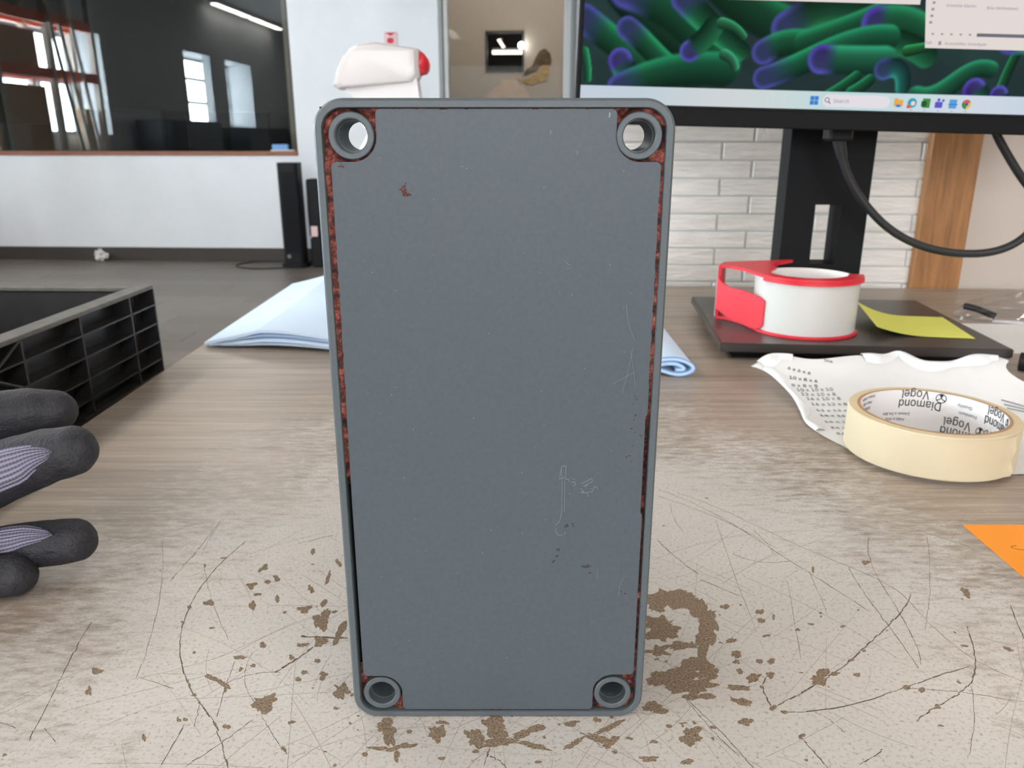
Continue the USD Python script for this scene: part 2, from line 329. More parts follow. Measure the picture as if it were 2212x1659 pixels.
part('door_handle', room(cat([bx((DR - .105, VB - .05, .85), (DR - .085, VB - .035, 1.1), .004), bx((DR - .1, VB - .04, .87), (DR - .09, VB + .01, .885)), bx((DR - .1, VB - .04, 1.065), (DR - .09, VB + .01, 1.08))])), 'alu_dark', d1)

# corridor behind the door
CV = 7.7
struct('wall_corridor', cat([room(m) for m in (
    bx((-2.0, CV, 0), (-.645, CV + .1, ZC)), bx((-.645, CV, 0), (-.295, CV + .1, 1.495)), bx((-.645, CV, 1.84), (-.295, CV + .1, ZC)), bx((-.295, CV, 0), (1.6, CV + .1, ZC)),
    bx((-2.0, VB + .1, 0), (-1.9, CV, ZC)), bx((1.6, VB + .1, 0), (1.7, CV, ZC)))]), 'wall_tan', 'tan corridor wall seen through the glazed door')
w3 = thing('window_2', 'small square dark window in the tan wall behind the glazed door', 'window', rp(-.645, CV, 1.495), kind='structure')
part('window_frame', room(cat([bx((-.645, CV - .01, 1.495), (-.63, CV + .1, 1.84)), bx((-.645, CV - .01, 1.495), (-.295, CV + .1, 1.51)), bx((-.645, CV - .01, 1.825), (-.295, CV + .1, 1.84)), bx((-.31, CV - .01, 1.495), (-.295, CV + .1, 1.84))])), 'base', w3)
part('pane', room(bx((-.63, CV + .05, 1.51), (-.31, CV + .056, 1.825))), 'glass_door', w3)
struct('wall_dim_room', room(cat([bx((-1.2, CV + 1.2, 0), (.6, CV + 1.3, ZC)), bx((-1.3, CV + .1, 0), (-1.2, CV + 1.3, ZC)), bx((.6, CV + .1, 0), (.7, CV + 1.3, ZC))])), 'dark_room', 'dim room behind the small square window')
ls = thing('strip_lamp', 'lit horizontal strip lamp inside the small square window', 'lamp', rp(-.6, CV + .4, 1.685))
part('housing', room(bx((-.615, CV + .4, 1.714), (-.30, CV + .46, 1.736))), 'alu', ls); part('diffuser', room(bx((-.615, CV + .385, 1.684), (-.30, CV + .45, 1.714), .004)), 'lamp_warm', ls)
lw = thing('wall_lamp', 'bright round lamp at the right edge of the small square window', 'lamp', rp(-.318, CV - .03, 1.71))
part('back_plate', room(facing(moved(lathe([(0, 0), (.03, 0), (.03, .012), (0, .012)], 32), (-.318, 1.714, CV - .012)))), 'alu', lw)
part('bulb', room(moved(trimesh.creation.icosphere(3, .029), (-.318, CV - .036, 1.714))), 'lamp_white', lw, smooth=True)
lb = thing('ceiling_lamp', 'pale slanted lamp glowing inside the small square window', 'lamp', rp(-.535, CV + .5, 1.78))
part('shade', room(moved(hull([(-.04, 0, .035), (-.012, 0, .045), (.04, 0, -.03), (.015, 0, -.045), (-.035, .04, .03), (.03, .04, -.03)]) , (-.535, CV + .5, 1.785))), 'lamp_warm', lb)
part('bracket', room(bx((-.545, CV + .54, 1.82), (-.525, CV + 1.2, 1.84))), 'alu', lb)
cl_ = thing('corridor_light', 'lit ceiling panel of the corridor behind the glazed door', 'light', rp(-.3, 6.9, ZC - .04))
part('housing', room(bx((-1.2, 6.6, ZC - .03), (.8, 7.2, ZC), .004)), 'alu', cl_); part('diffuser', room(bx((-1.17, 6.63, ZC - .04), (.77, 7.17, ZC - .03))), 'lamp_corridor', cl_)
def wallpatch(P, d0, d1):
    return room(moved(upright(Polygon(P), -d1, -d0), (0, CV, 0)))
solo('plaster_patch', wallpatch([(-.65, 1.266), (-.625, 1.307), (-.6, 1.319), (-.556, 1.365), (-.507, 1.376), (-.5, 1.428), (-.433, 1.43), (-.375, 1.425), (-.353, 1.399), (-.322, 1.37), (-.279, 1.352), (-.248, 1.306), (-.235, 1.265), (-.24, 1.0), (-.66, 1.0)], 0, .006), 'plaster', 'pale irregular bare plaster patch low on the tan wall behind the door', 'wall patch')
solo('board_patch', wallpatch([(-.365, 1.43), (-.249, 1.433), (-.224, 1.467), (-.176, 1.484), (-.133, 1.535), (-.097, 1.546), (-.061, 1.54), (-.065, 1.461), (-.095, 1.409), (-.138, 1.409), (-.181, 1.398), (-.218, 1.375), (-.248, 1.387), (-.31, 1.41)], 0, .008), 'ochre', 'ochre patch of exposed board right of the pale plaster patch', 'wall patch')
solo('stain_patch', wallpatch([(-.31, 1.45), (-.274, 1.513), (-.219, 1.546), (-.189, 1.614), (-.153, 1.67), (-.105, 1.692), (-.056, 1.647), (-.043, 1.58), (-.058, 1.548), (-.097, 1.555), (-.137, 1.545), (-.18, 1.494), (-.228, 1.477)], 0, .004), 'umber', 'dark brown smear above the ochre patch behind the glazed door', 'wall patch')

# dark room behind the long window
struct('wall_store', room(cat([bx((UL - .5, 9.6, 0), (-1.9, 9.7, ZC)), bx((UL - .6, VB + .1, 0), (UL - .5, 9.7, ZC)), bx((-2.0, CV + .1, 0), (-1.9, 9.7, ZC))])), 'dark_room', 'dark walls of the unlit room behind the long window')
def cabinet(u0, v0, w, d, h, label, grp='dark cabinets behind the long window'):
    c = thing('cabinet', label, 'cabinet', rp(u0, v0, 0), grp)
    part('body', room(bx((u0, v0 + .02, .05), (u0 + w, v0 + d, h), .004)), 'black_plastic', c)
    part('plinth', room(bx((u0 + .02, v0 + .05, 0), (u0 + w - .02, v0 + d - .02, .05))), 'base', c)
    n = max(1, round(w / .45))
    for q in range(n):
        a = u0 + w * q / n; b = u0 + w * (q + 1) / n
        dr = part('door', room(bx((a + .004, v0, .06), (b - .004, v0 + .02, h - .02), .003)), 'black_plastic', c)
        part('handle', room(bx((b - .06, v0 - .02, h * .6), (b - .045, v0, h * .6 + .12), .003)), 'steel', dr)
cabinet(-4.85, 6.5, .6, .5, 1.03, 'dark cabinet behind the left end of the long window')
cabinet(-4.15, 6.6, .95, .5, 1.14, 'wide dark cabinet behind the middle of the long window')
cabinet(-3.05, 6.7, .7, .5, 1.12, 'dark cabinet behind the long window, right of the widest one')

# left wall with its two daylit openings
A0, A1, B0, B1 = 3.12, 5.2, -1.38, 1.07
AZ0, AZ1, BZ0, BZ1 = .95, 2.0, 1.08, 2.04
def ub(v0, v1, z0, z1): return bx((UL - .45, v0, z0), (UL, v1, z1))
struct('wall_left', room(cat([ub(VF, B0, 0, ZC), ub(B0, B1, 0, BZ0), ub(B0, B1, BZ1, ZC), ub(B1, A0, 0, ZC), ub(A0, A1, 0, AZ0), ub(A0, A1, AZ1, ZC), ub(A1, VB, 0, ZC), bx((UL - .12, -.33, BZ0), (UL - .0, .22, BZ1))])), 'wall_grey', 'grey window wall on the left, seen mirrored in the long window')
def daywindow(n, v0, v1, z0, z1, label, verts, rails):
    w = thing(n, label, 'window', rp(UL - .42, v0, z0), kind='structure')
    u = UL - .42
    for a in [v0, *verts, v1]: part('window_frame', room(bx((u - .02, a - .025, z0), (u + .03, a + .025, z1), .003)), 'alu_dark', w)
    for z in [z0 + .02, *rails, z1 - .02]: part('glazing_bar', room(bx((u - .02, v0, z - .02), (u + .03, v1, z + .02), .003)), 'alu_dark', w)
    V = [v0, *verts, v1]; Z = [z0, *rails, z1]
    for a, b in zip(V, V[1:]):
        for c, d in zip(Z, Z[1:]): part('pane', room(bx((u - .006, a + .02, c + .02), (u, b - .02, d - .02))), 'pane_day', w)
daywindow('window_3', A0, A1, AZ0, AZ1, 'wide daylit window mirrored at the left of the long dark window', [3.7, 4.45], [1.5])
daywindow('window_4', B0, .22 + .85, BZ0, BZ1, 'daylit window of two sashes mirrored at the right of the long dark window', [-.6, .22], [1.42, 1.75])
# rack standing before the first window
rk = thing('pallet_rack', 'orange beamed rack standing in front of the mirrored window', 'rack', rp(UL + .05, 2.9, 0))
for v in (3.76, 4.5, 5.3):
    for u in (UL + .04, UL + .26): part('upright', room(bx((u - .03, v - .03, 0), (u + .03, v + .03, 2.3), .004)), 'rack_pale', rk)
for z in (.4, 1.45, 1.93):
    for u in (UL + .04, UL + .26): part('beam', room(bx((u - .025, 3.79, z), (u + .025, 5.27, z + .09), .004)), 'rack_orange', rk, label='orange load beam')
    part('shelf', room(bx((UL + .04, 3.79, z + .06), (UL + .26, 5.27, z + .08))), 'carton', rk)
for v0, v1, z0, z1, lab in ((4.62, 5.2, 1.54, 1.86, 'dark carton on the upper rack shelf'), (4.58, 5.2, .49, 1.38, 'tall dark carton on the lower rack shelf'), (3.82, 3.98, .49, 1.2, 'narrow dark carton on the lower rack shelf')):
    c = thing('carton', lab, 'box', rp(UL + .1, v0, z0)); part('body', room(bx((UL + .1, v0, z0), (UL + .22, v1, z1), .004)), 'carton', c); part('tape_strip', room(bx((UL + .14, v0 - .001, z1 - .12), (UL + .19, v1 + .001, z1 + .001))), 'core_brown', c)
for i, (v, dv, h) in enumerate(((4.25, .30, 2.1), (4.12, .26, 1.95), (3.98, .2, 2.0))):
    solo('leaning_pole', room(tube([(UL + .40, v, 0), (UL + .32, v + dv, h)], .018, 10)), 'rack_pale', ['tallest pale pole leaning on the rack, mirrored in the dark window', 'shortest pale pole leaning on the rack, mirrored in the dark window', 'middle sized pale pole leaning on the rack, mirrored in the dark window'][i], 'pole')
# low dark cupboards along the left wall (they show as a dark band under the mirrored windows)
for v0, v1, h, lab in ((1.3, 2.7, 1.12, 'low dark cupboard between the two mirrored windows'), (-1.5, .3, 1.06, 'long low dark cupboard under the mirrored window of two sashes'), (-3.4, -1.9, 1.0, 'low dark cupboard mirrored at the right edge of the dark window')):
    c = thing('cupboard', lab, 'cupboard', rp(UL + .06, v0, 0)); part('body', room(bx((UL + .06, v0, .04), (UL + .5, v1, h), .004)), 'black_plastic', c); part('plinth', room(bx((UL + .08, v0 + .02, 0), (UL + .46, v1 - .02, .04))), 'base', c)
    n = 3
    for q in range(n):
        a = v0 + (v1 - v0) * q / n; b = v0 + (v1 - v0) * (q + 1) / n
        dr = part('door', room(bx((UL + .5, a + .004, .06), (UL + .52, b - .004, h - .02), .003)), 'black_plastic', c); part('handle', room(bx((UL + .52, b - .06, h * .6), (UL + .535, b - .045, h * .6 + .12), .003)), 'steel', dr)

# walls behind and to the right of the camera
struct('wall_front', room(cat([bx((UL - .5, VF - .1, 0), (-2.2, VF, ZC)), bx((2.6, VF - .1, 0), (UR, VF, ZC)), bx((-2.2, VF - .1, 0), (2.6, VF, .95)), bx((-2.2, VF - .1, 2.35), (2.6, VF, ZC))])), 'wall_grey', 'plain wall behind the camera')
struct('wall_right', room(bx((UR, VF, 0), (UR + .1, VB, ZC))), 'wall_beige', 'plain right-hand wall outside the frame')

w5 = thing('window_5', 'wide daylit window in the wall behind the camera', 'window', rp(-2.2, VF - .06, .95), kind='structure')
for a, b in zip(np.linspace(-2.2, 2.6, 4), np.linspace(-2.2, 2.6, 4)[1:]):
    part('pane', room(bx((a + .03, VF - .066, .98), (b - .03, VF - .06, 2.32))), 'pane_front', w5); part('window_frame', room(cat([bx((a, VF - .08, .95), (a + .03, VF - .03, 2.35)), bx((b - .03, VF - .08, .95), (b, VF - .03, 2.35)), bx((a, VF - .08, .95), (b, VF - .03, .98)), bx((a, VF - .08, 2.32), (b, VF - .03, 2.35))])), 'alu_dark', w5)
# ceiling strip lights
STR = [(-4.83, -.38, .06, 'near tube of the lit ceiling strip mirrored top right in the dark window', 'mirrored ceiling strip'), (-4.83, -1.83, .06, 'far tube of the lit ceiling strip mirrored top right in the dark window', 'mirrored ceiling strip')]
STR += [(u, v, .1, f'lit ceiling strip light overhead, {row} row, {pos}', 'ceiling strip lights') for u, row in ((-1.9, 'left'), (1.6, 'right')) for v, pos in ((-3.4, 'at the end behind the camera'), (-1.2, 'just behind the camera'))]
STR += [(-1.9, 1.8, .1, 'lit ceiling strip light overhead, between the table and the white wall', 'ceiling strip lights'), (-1.7, 3.9, .1, 'lit ceiling strip light overhead, closest to the white wall', 'ceiling strip lights')]
for u, v, w, lab, grp in STR:
    c = thing('ceiling_light', lab, 'light', rp(u, v, ZC - .07), grp)
    part('housing', room(bx((u - w, v - .68, ZC - .05), (u + w, v + .68, ZC), .005)), 'alu', c)
    part('diffuser', room(bx((u - w * .8, v - .66, ZC - .07), (u + w * .8, v + .66, ZC - .05), .004)), 'tube', c)

# brick partition right behind the table, oak post and beige wall
PV = .973
pt = struct('wall_partition', room(bx((.055, PV - .0048, 0), (.46, PV + .12, ZC))), 'mortar', 'white painted thin brick wall behind the monitor')
rows, P, BL = .0204, [], .1134
Z0 = .9166
for r in range(-10, 91):
    z = Z0 + rows * r
    if z + rows > ZC: break
    off = .2304 if r % 2 == 0 else .1946
    for j in range(-3, 4):
        a, b = off + BL * j, off + BL * (j + 1)
        a, b = max(a, .055), min(b, .455)
        if b - a < .012: continue
        m = bx((a + .0011, PV - .0066 + rng.uniform(-.0006, .0006), z + .0009), (b - .0011, PV + .002, z + rows - .0009 + rng.uniform(-.0003, .0003)), .0011)
        if -9 <= r <= 13: part('brick', room(m), 'brick', pt)
        else: P.append(m)
part('upper_bricks', room(cat(P)), 'brick', pt, kind='stuff')
struct('trim_1', room(bx((.4268, .957, 0), (.4838, .98, ZC), .002)), 'oak', 'upright oak trim post between the brick wall and the beige wall')
struct('wall_corner', room(bx((.455, .966, 0), (UR, 1.09, ZC))), 'wall_beige', 'beige painted wall right of the oak post')

# things on the far side of the room
sg = thing('sign', 'small red and white sign on the white wall above the spray bottle', 'sign', rp(-1.23, VB - .006, 1.55))
part('sign_plate', room(moved(upright(Polygon(rrect(-1.235, 1.548, -1.138, 1.64, .004, 2)), -.006, 0), (0, VB, 0))), 'sign_pink', sg)
part('triangle_mark', room(moved(upright(Polygon([(-1.225, 1.637), (-1.148, 1.637), (-1.186, 1.614)]), -.0075, -.006), (0, VB, 0))), 'tank_red', sg)
part('round_mark', room(moved(upright(Polygon(rrect(-1.212, 1.566, -1.165, 1.602, .014, 6)), -.0075, -.006), (0, VB, 0))), 'tank_red', sg)
tw = thing('tower_heater', 'tall black tower heater standing before the white wall', 'heater', rp(-1.915, 5.78, 0))
part('column', room(moved(ext(Polygon(rrect(-.076, -.07, .076, .07, .03, 8)), .03, .75), (-1.915, 5.8, 0))), 'black_plastic', tw)
part('base_plate', room(moved(ext(Polygon(rrect(-.095, -.09, .095, .09, .05, 8)), 0, .03), (-1.915, 5.8, 0))), 'black_plastic', tw)
part('front_grille', room(cat([bx((-1.965, 5.724, z), (-1.865, 5.733, z + .008)) for z in np.arange(.12, .68, .018)])), 'monitor_black', tw)
part('control_knob', room(facing(moved(lathe([(0, 0), (.012, 0), (.014, .006), (0, .006)], 20), (-1.945, .085, 5.722)))), 'alu_dark', tw)
dv = thing('floor_unit', 'shorter black upright unit with white label beside the tower heater', 'appliance', rp(-1.72, 5.82, 0))
part('body', room(bx((-1.80, 5.78, .22), (-1.6, 5.93, .635), .01)), 'black_plastic', dv); part('foot', room(bx((-1.79, 5.76, 0), (-1.59, 5.95, .22), .012)), 'black_plastic', dv)
part('label_plate', room(bx((-1.785, 5.777, .225), (-1.735, 5.781, .30), .001)), 'sign_pink', dv, label='small white label')
loop = spline([rp(-1.87, 5.74, .006), rp(-2.0, 5.70, .005), rp(-2.2, 5.66, .005), rp(-2.38, 5.8, .005), rp(-2.32, 5.97, .005), rp(-2.1, 6.0, .005), rp(-1.9, 5.97, .006), rp(-1.7, 6.0, .006)], 60)
solo('floor_cable', tube(loop, .006, 8), 'rubber', 'thin black cable looping on the floor beside the tower heater', 'cable', smooth=True)
sp = trimesh.creation.icosphere(4, 1.); v = np.array(sp.vertices); d = .35 + 1.1 * np.abs(2 * meshkit.fbm(v * 1.6 + 3, 3) - 1)[:, None] + .5 * meshkit.noise(v * 2.2 + 9, 4)[:, None]; v = v * d * np.array([.06, .04, .055]); v[:, 0] *= 1 - .6 * np.clip(v[:, 2] / .05, 0, 1); v[:, 2] -= v[:, 2].min()
solo('crumpled_tissue', T3(v + np.array(rp(-3.52, 5.97, 0)), sp.faces), 'paper', 'crumpled white tissue on the floor by the baseboard', 'tissue', smooth=20)
st = thing('sill_tray', 'small white tray at the right end of the window sill', 'tray', rp(-2.06, VB - .0, WB))
part('tray', room(bx((-2.13, VB - .012, WB), (-1.95, VB + .038, WB + .012), .003)), 'white_plastic', st)
part('blue_strip', room(bx((-2.12, VB + .0, WB + .012), (-2.0, VB + .03, WB + .05), .003)), 'blue_fold', st)

# ================================================================== the work table
XL = -.2675
tb = thing('work_table', 'worn wood-print laminate work table with chipped scratched top', 'table', (XL, -.2, 0))
yb = lambda x: (.955 - 0) / math.cos(YAW) + x * -math.tan(YAW)      # back edge, along the partition
top = Polygon([(XL, -.3), (1.2, -.3), (1.2, yb(1.2)), (XL, yb(XL))])
part('tabletop', ext(top, TZ - .028, TZ), 'laminate', tb)
part('edge_band', ext(Polygon([(XL - .0018, -.3), (XL, -.3), (XL, yb(XL)), (XL - .0018, yb(XL))]), TZ - .028, TZ - .0004), 'edge_band', tb, label='tan edge band')
for x, y in ((XL + .04, -.24), (1.12, -.24), (XL + .04, .88), (1.12, .82)):
    lg = part('leg', bx((x, y, .01), (x + .045, y + .045, TZ - .028), .003), 'steel', tb); part('foot_cap', bx((x - .004, y - .004, 0), (x + .049, y + .049, .012), .002), 'rubber', lg)
part('apron', bx((XL + .085, -.235, TZ - .1), (1.12, -.215, TZ - .028), .002), 'steel', tb); part('apron', bx((XL + .085, .89, TZ - .1), (1.12, .85, TZ - .028), .002), 'steel', tb)
CHIPS='-140.2,224.8,2,0,0.9,-1.7 -137.8,214.6,1,0,1,-2 -117.3,265.4,1.9,0,0.7,-2 -104,291.4,1.4,2.3,1,-1.6 -99.1,280.6,1.3,0,0.4,-1.5 -96.2,283.1,1.7,0,0.5,-1.7 -104.8,277.8,2,0,0.7,-2.2 -100.4,271.4,1.3,0,0.4,-1.2 -100.1,263.7,1.3,0,1,-3.1 -91.6,268.2,0.8,0,0.7,-2.5 -79.3,261.3,2.6,0,0.5,-2.2 -80.2,275.2,1.2,0,0.6,-2.4 -86.6,305,1,0,0.7,-2.8 -73.4,295.4,1,0,0.6,-2.9 -75.3,283.7,0.9,-0.5,0.1,-4.6 -72.8,265.4,1.1,0,0.6,-2.8 -70.8,254.1,2.6,-0.7,0.9,-7 -68.4,241.1,2.3,0,0.7,-2.8 -62.6,246.9,1.6,-1,-0.4,-6.2 -88.5,239,1.2,0,0.5,-1.7 -74.3,239,1.7,0,0.3,-1.3 -94.3,232,2.2,0,0.4,-1.1 -76.5,232,0.9,0,0.4,-1.4 -91.9,225.7,0.8,0,0.3,-0.9 -69.9,224,1,0,0.3,-1.2 -67,230.1,1.1,0,0.3,-1.2 -71.2,220.5,1.2,0,0.3,-1.2 -63.3,222.5,1.6,0,0.4,-1.7 -99.9,221.1,2.3,-1.3,0.1,-1.3 -95.4,218.2,2.4,-1.6,-0,-1.3 -93.6,215.4,0.5,0,0.6,-1.7 -78.8,208.8,2.8,2.4,2,-3.3 -55.6,214.6,2.5,-2.5,-0.9,-2.4 -103.2,201.4,0.6,0,0.5,-1.1 -101.2,201.5,0.8,0,0.3,-0.7 -87.3,198.4,0.9,0,0.4,-1.3 -68,200.3,1,0,0.2,-0.8 -110.6,193.8,0.5,0,0.7,-1.7 -67.2,189.1,0.7,0,0.3,-1 -123.8,262.6,0.8,0,0.5,-1.3 -122.3,252.5,0.6,0,0.4,-1 -111.2,234.7,0.6,0,0.3,-0.7 -129.3,293.4,0.5,0,0.5,-1.3 -86.2,259.1,0.7,0,0.2,-0.9 -107.5,219.4,0.5,0,0.3,-0.7 -106.1,217.4,0.5,0,0.3,-0.7 -102.7,212.8,0.7,0,0.3,-0.7 -99.6,209,0.5,0,0.2,-0.6 -91.1,199.3,0.5,0,0.4,-1 -38.3,198.2,2.8,0,0.5,-3.5 -37,193.2,1.1,0.6,1.3,-3.2 -33.7,186.6,0.9,0.3,0.7,-2.1 -39.5,189.5,3.3,0,0.1,-0.7 -32.5,190.2,3.1,0.8,0.3,-1.3 -31.1,196.3,0.8,0,0.1,-0.9 -22.6,195.5,2.6,0,0.3,-3.2 -21.6,200.2,1.7,0,0.1,-1 -10.8,193.6,3.3,0,0.1,-3.2 -5.1,198.6,3.7,0,0.1,-3.5 -4.4,191.7,4.6,1.1,0.2,-1.3 -5,197.8,3.9,0,0.1,-3.4 -3.5,192,3.1,0,0,-1.9 5,196.4,3.2,0.8,0.2,-2.2 6.2,190.6,4.4,-1.3,-0.2,-1.1 18,199.6,1.8,0,-0.1,-1.5 18.5,191.5,2.7,1.6,0.3,-1.1 26,193.4,3.4,-1.8,-0.5,-1.3 29.7,192.5,2,1.4,0.5,-1.6 28.9,191,1.4,0,-0.2,-1.4 25.9,201.4,0.9,0,-0.1,-1 30.1,198.3,4.6,2.8,0.2,-1.1 54,194.4,2.6,0,-0.6,-2.9 45.3,207.4,2.2,0,-0.4,-2.1 42.6,192.1,1,0,-0.1,-0.6 40.1,185.3,1.4,-0.5,-0.3,-0.8 50.5,184.1,1.4,-0.3,-0.3,-0.9 56.1,200.1,0.6,0,-0.2,-0.7 52.6,199.9,1.1,0,-0.1,-0.4 61.9,268.8,8.6,0,-1.3,-7 67.1,265.2,5.9,0,-1.2,-5.7 72.5,257.3,4.5,0,-2,-8.6 55.1,249.7,6.3,0,-1.1,-6.2 70.2,244.5,3.1,0,-2.1,-8.9 60.3,238.6,5.4,0,-0.5,-2.4 51.4,235.7,3.6,0,-0.5,-2.8 66.4,233.7,1.8,0,-1.1,-4.7 59.3,225.5,6.9,0,-1,-4.8 50.5,221.1,5.1,0,-0.7,-3.8 66,224.6,4,0,-0.9,-3.9 58.6,216.8,7.3,0,-0.8,-3.7 60.3,211.9,3.3,0,-0.5,-2 53.5,219.4,4.5,0,-0.7,-3.4 45.1,206.4,2.7,0,-0.5,-2.7 78.6,241.5,1.8,0,-0.4,-1.4 78.3,233.7,2.1,0,-0.5,-1.7 77.1,229.6,1.2,0,-0.3,-1.1 76.9,224.6,1.1,0,-0.4,-1.6 80.5,221.1,2.5,1.2,-0.1,-2 74.8,216,3.3,0,-0.3,-1.2 73.3,209.5,2.4,-2,-0.9,-1.4 81.7,262.9,1.8,0,-0.4,-1.6 94.3,259.5,1.3,0,-0.6,-2 93,254,1.6,0,-0.5,-1.5 92,244.5,1.2,0,-0.3,-0.8 85.2,230,1.3,0,-0.4,-1.3 89.3,230,1.2,0,-0.5,-1.6 102.8,221.5,3.6,0.5,-0.9,-3 108.6,223.3,1.4,0,-0.4,-1 86.7,222.8,1.4,0,-0.5,-1.6 82.5,206.7,1.1,0,-0.3,-1.1 85.3,204.8,1.1,0,-0.3,-0.8 72.2,200.7,2.6,1.1,-0,-1.2 53.8,194.5,3.1,0,-0.6,-2.7 42.1,192.1,0.9,0,-0.1,-0.7 50.6,184.4,1.7,0,-0.2,-0.8 39.5,185.4,2.5,0,-0.2,-1 60.2,193.5,0.5,0,-0.1,-0.6 179.7,272.6,1.1,-1.8,-1.8,-2.2 116.9,230.5,0.9,0,-0.4,-0.9 123.6,235.7,0.5,0,-0.4,-1 174.8,236.6,1.2,-1.1,-0.7,-0.9 87.3,194.5,0.9,0,-0.3,-1 115.8,222.8,1.1,0,-0.4,-1 129.3,216.4,1.4,0,-0.6,-1.2 133.7,215.2,1.1,0,-0.6,-1.2 134.5,207.1,1.3,0,-0.5,-0.9 131.3,198.8,0.9,0,-0.2,-0.4 150,295.8,1.8,0,-0.8,-1.9 125.6,290.3,0.7,0,-0.9,-2.4 104.6,248.1,0.9,0,-0.3,-0.8 121.9,250.2,0.9,0,-0.3,-0.8 73,216.4,2.8,0,-0.3,-1 98.4,256.2,0.6,0,-0.6,-1.7 54.9,262.9,2.9,0,-0.5,-2.8 51.1,244.5,3.7,0,-0.4,-2.5'
SCR='1:81.6,206.4;101.1,218.5;117.4,230.9;137.7,249.7;146.8,258.4;157.1,271.2 0.9:85.3,204.8;105.1,207.5;128,216;155.6,226.8 0.8:124.9,200.7;142.4,211.9;152.1,219.4;158.9,229.1;165,242.5;167.7,250.2 0.6:74.9,368.5;98.6,338.2;119,295.8;130.7,271.2;135.7,259.5 0.4:73.5,360.5;102.8,329.6;116.2,307.4 0.4:83.7,364.4;111.4,332.1;132.4,303;148.2,283.7;154.1,271.2 0.5:161.1,318.2;146.8,258.4;143.8,240.5;140.1,228.2 0.5:141.1,291.7;138.9,249.7;138.4,231.9;138.1,226.4 0.5:156.4,345.3;181.4,328.7;202.6,307.4 0.9:192,264.1;187.1,250.8;183.9,242.5 0.5:95.7,303;102.8,297.3;118.7,297.3 0.7:65.4,315;68.7,304.4;77.2,286.3 0.6:77,282.4;89.5,270 0.7:86.8,193.8;89.1,186.3;90.4,181.9 0.5:55.7,211.1;61.7,199.6;69,181.9 0.6:100.1,183.1;109.2,189 0.3:187.1,318.2;167.3,276.1;151,247.6 0.9:88.1,223.7;84.5,221.1;82.1,215.2;82.4,206.4 0.4:130.2,216;146.3,213.9;163.5,209.5 0.3:96.2,334.7;91.9,289;89.2,246.6 0.3:123.7,289;119.3,257.3 0.3:154.1,271.2;155.4,247.6;165.4,222.8;169.6,219.4 0.3:111.9,281.1;99.8,230.9 0.3:150.7,216.8;144.2,203.3;132.3,185.7 0.3:78,352.8;76.8,338.2;78.1,323 0.4:110.8,324.6;113.1,311.9;113.3,303 0.3:94.9,204.8;98,201.8;100.4,196 0.8:-119.1,313.7;-124.3,286.3;-123.8,262.6;-119,242.1;-111.6,225.7;-101.9,211.8;-91.8,200;-85.9,190.4;-81,181.9 0.6:-156.5,253;-153.4,234.6;-147.9,209.5;-144.1,192.4 0.5:-137.2,334.1;-137.6,305;-138.9,282.5 1.6:-80.1,224;-73.9,231.8;-69.8,238.3 2:-76.4,244;-66.9,243.5;-59.2,243 0.6:-100.8,183.4;-100.5,199.3 0.5:-93.5,182.8;-85.1,193.8;-80.2,201.4 0.5:-81.1,319.8;-94.7,312.3 0.5:-99.3,208;-97.3,198.6 0.4:-91.8,202.8;-94.3,219;-95.3,230.1 0.5:-157.8,200.3;-151.6,197.9 0.3:-129.9,294.1;-116.7,267.1;-101.7,242.1 0.3:-125.2,221.5;-134.5,258.3;-156.2,313.7 0.5:-142.8,197.9;-136,191.8 0.4:-77.9,224;-91.6,220.6;-94.8,217.4 0.4:-124.6,221.5;-110.8,215.8 0.4:-78.3,203.6;-70,192.4;-65.7,187.2 0.3:-90.6,234.6;-90,224;-80.7,208 0.8:-6.6,189.5;-8,183 0.8:-6.5,186.6;-3.5,184.4;-1.6,182 0.6:20.6,195.9;23.9,193.4;26.6,189.6 0.4:55.8,211.5;59.3,200.9;66.2,186.4'

r2 = np.random.default_rng(11)
L = []
for c in CHIPS.split():
    cx, cy, ax, ay, bx_, by_ = (float(q) / 1000 for q in c.split(','))
    L.append(blob(cx, cy, (ax, ay), (bx_, by_), 40 if abs(ax) > .002 else 18, .42, r2))
for _ in range(190):                                       # small nicks, thickest near the middle of the worn place
    a = r2.uniform(0, 2 * PI); q = abs(r2.normal()) * .085; s = r2.uniform(.0003, .0009)
    cx, cy = .01 + q * math.cos(a) * 1.2, .225 + q * math.sin(a) * .8
    if cy > .12: L.append(blob(cx, cy, (s * r2.uniform(.7, 1.8), 0), (0, s), 10, .3, r2))
chips = union_all(L)
part('worn_patch', ext(chips, TZ, TZ + .00006), 'chipboard', tb, smooth=False, kind='stuff', label='brown bare chipboard showing through')
S = []
for s in SCR.split():
    w, p = s.split(':'); w = float(w); P = np.array([[float(q) / 1000 for q in t.split(',')] for t in p.split(';')])
    P = spline(P, 14 * (len(P) - 1)) if len(P) > 2 else np.linspace(P[0], P[-1], 12)
    w = max(.00013, .00042 * w)
    for a in range(0, len(P) - 1, 2):
        k = r2.uniform(.45, 1.35); S.append(ribbon(P[a:a + 3] + r2.normal(0, .00012, 2), w * k))
part('deep_scratches', ext(union_all(S), TZ, TZ + .00005), 'scratch', tb, smooth=False, kind='stuff')
S = []
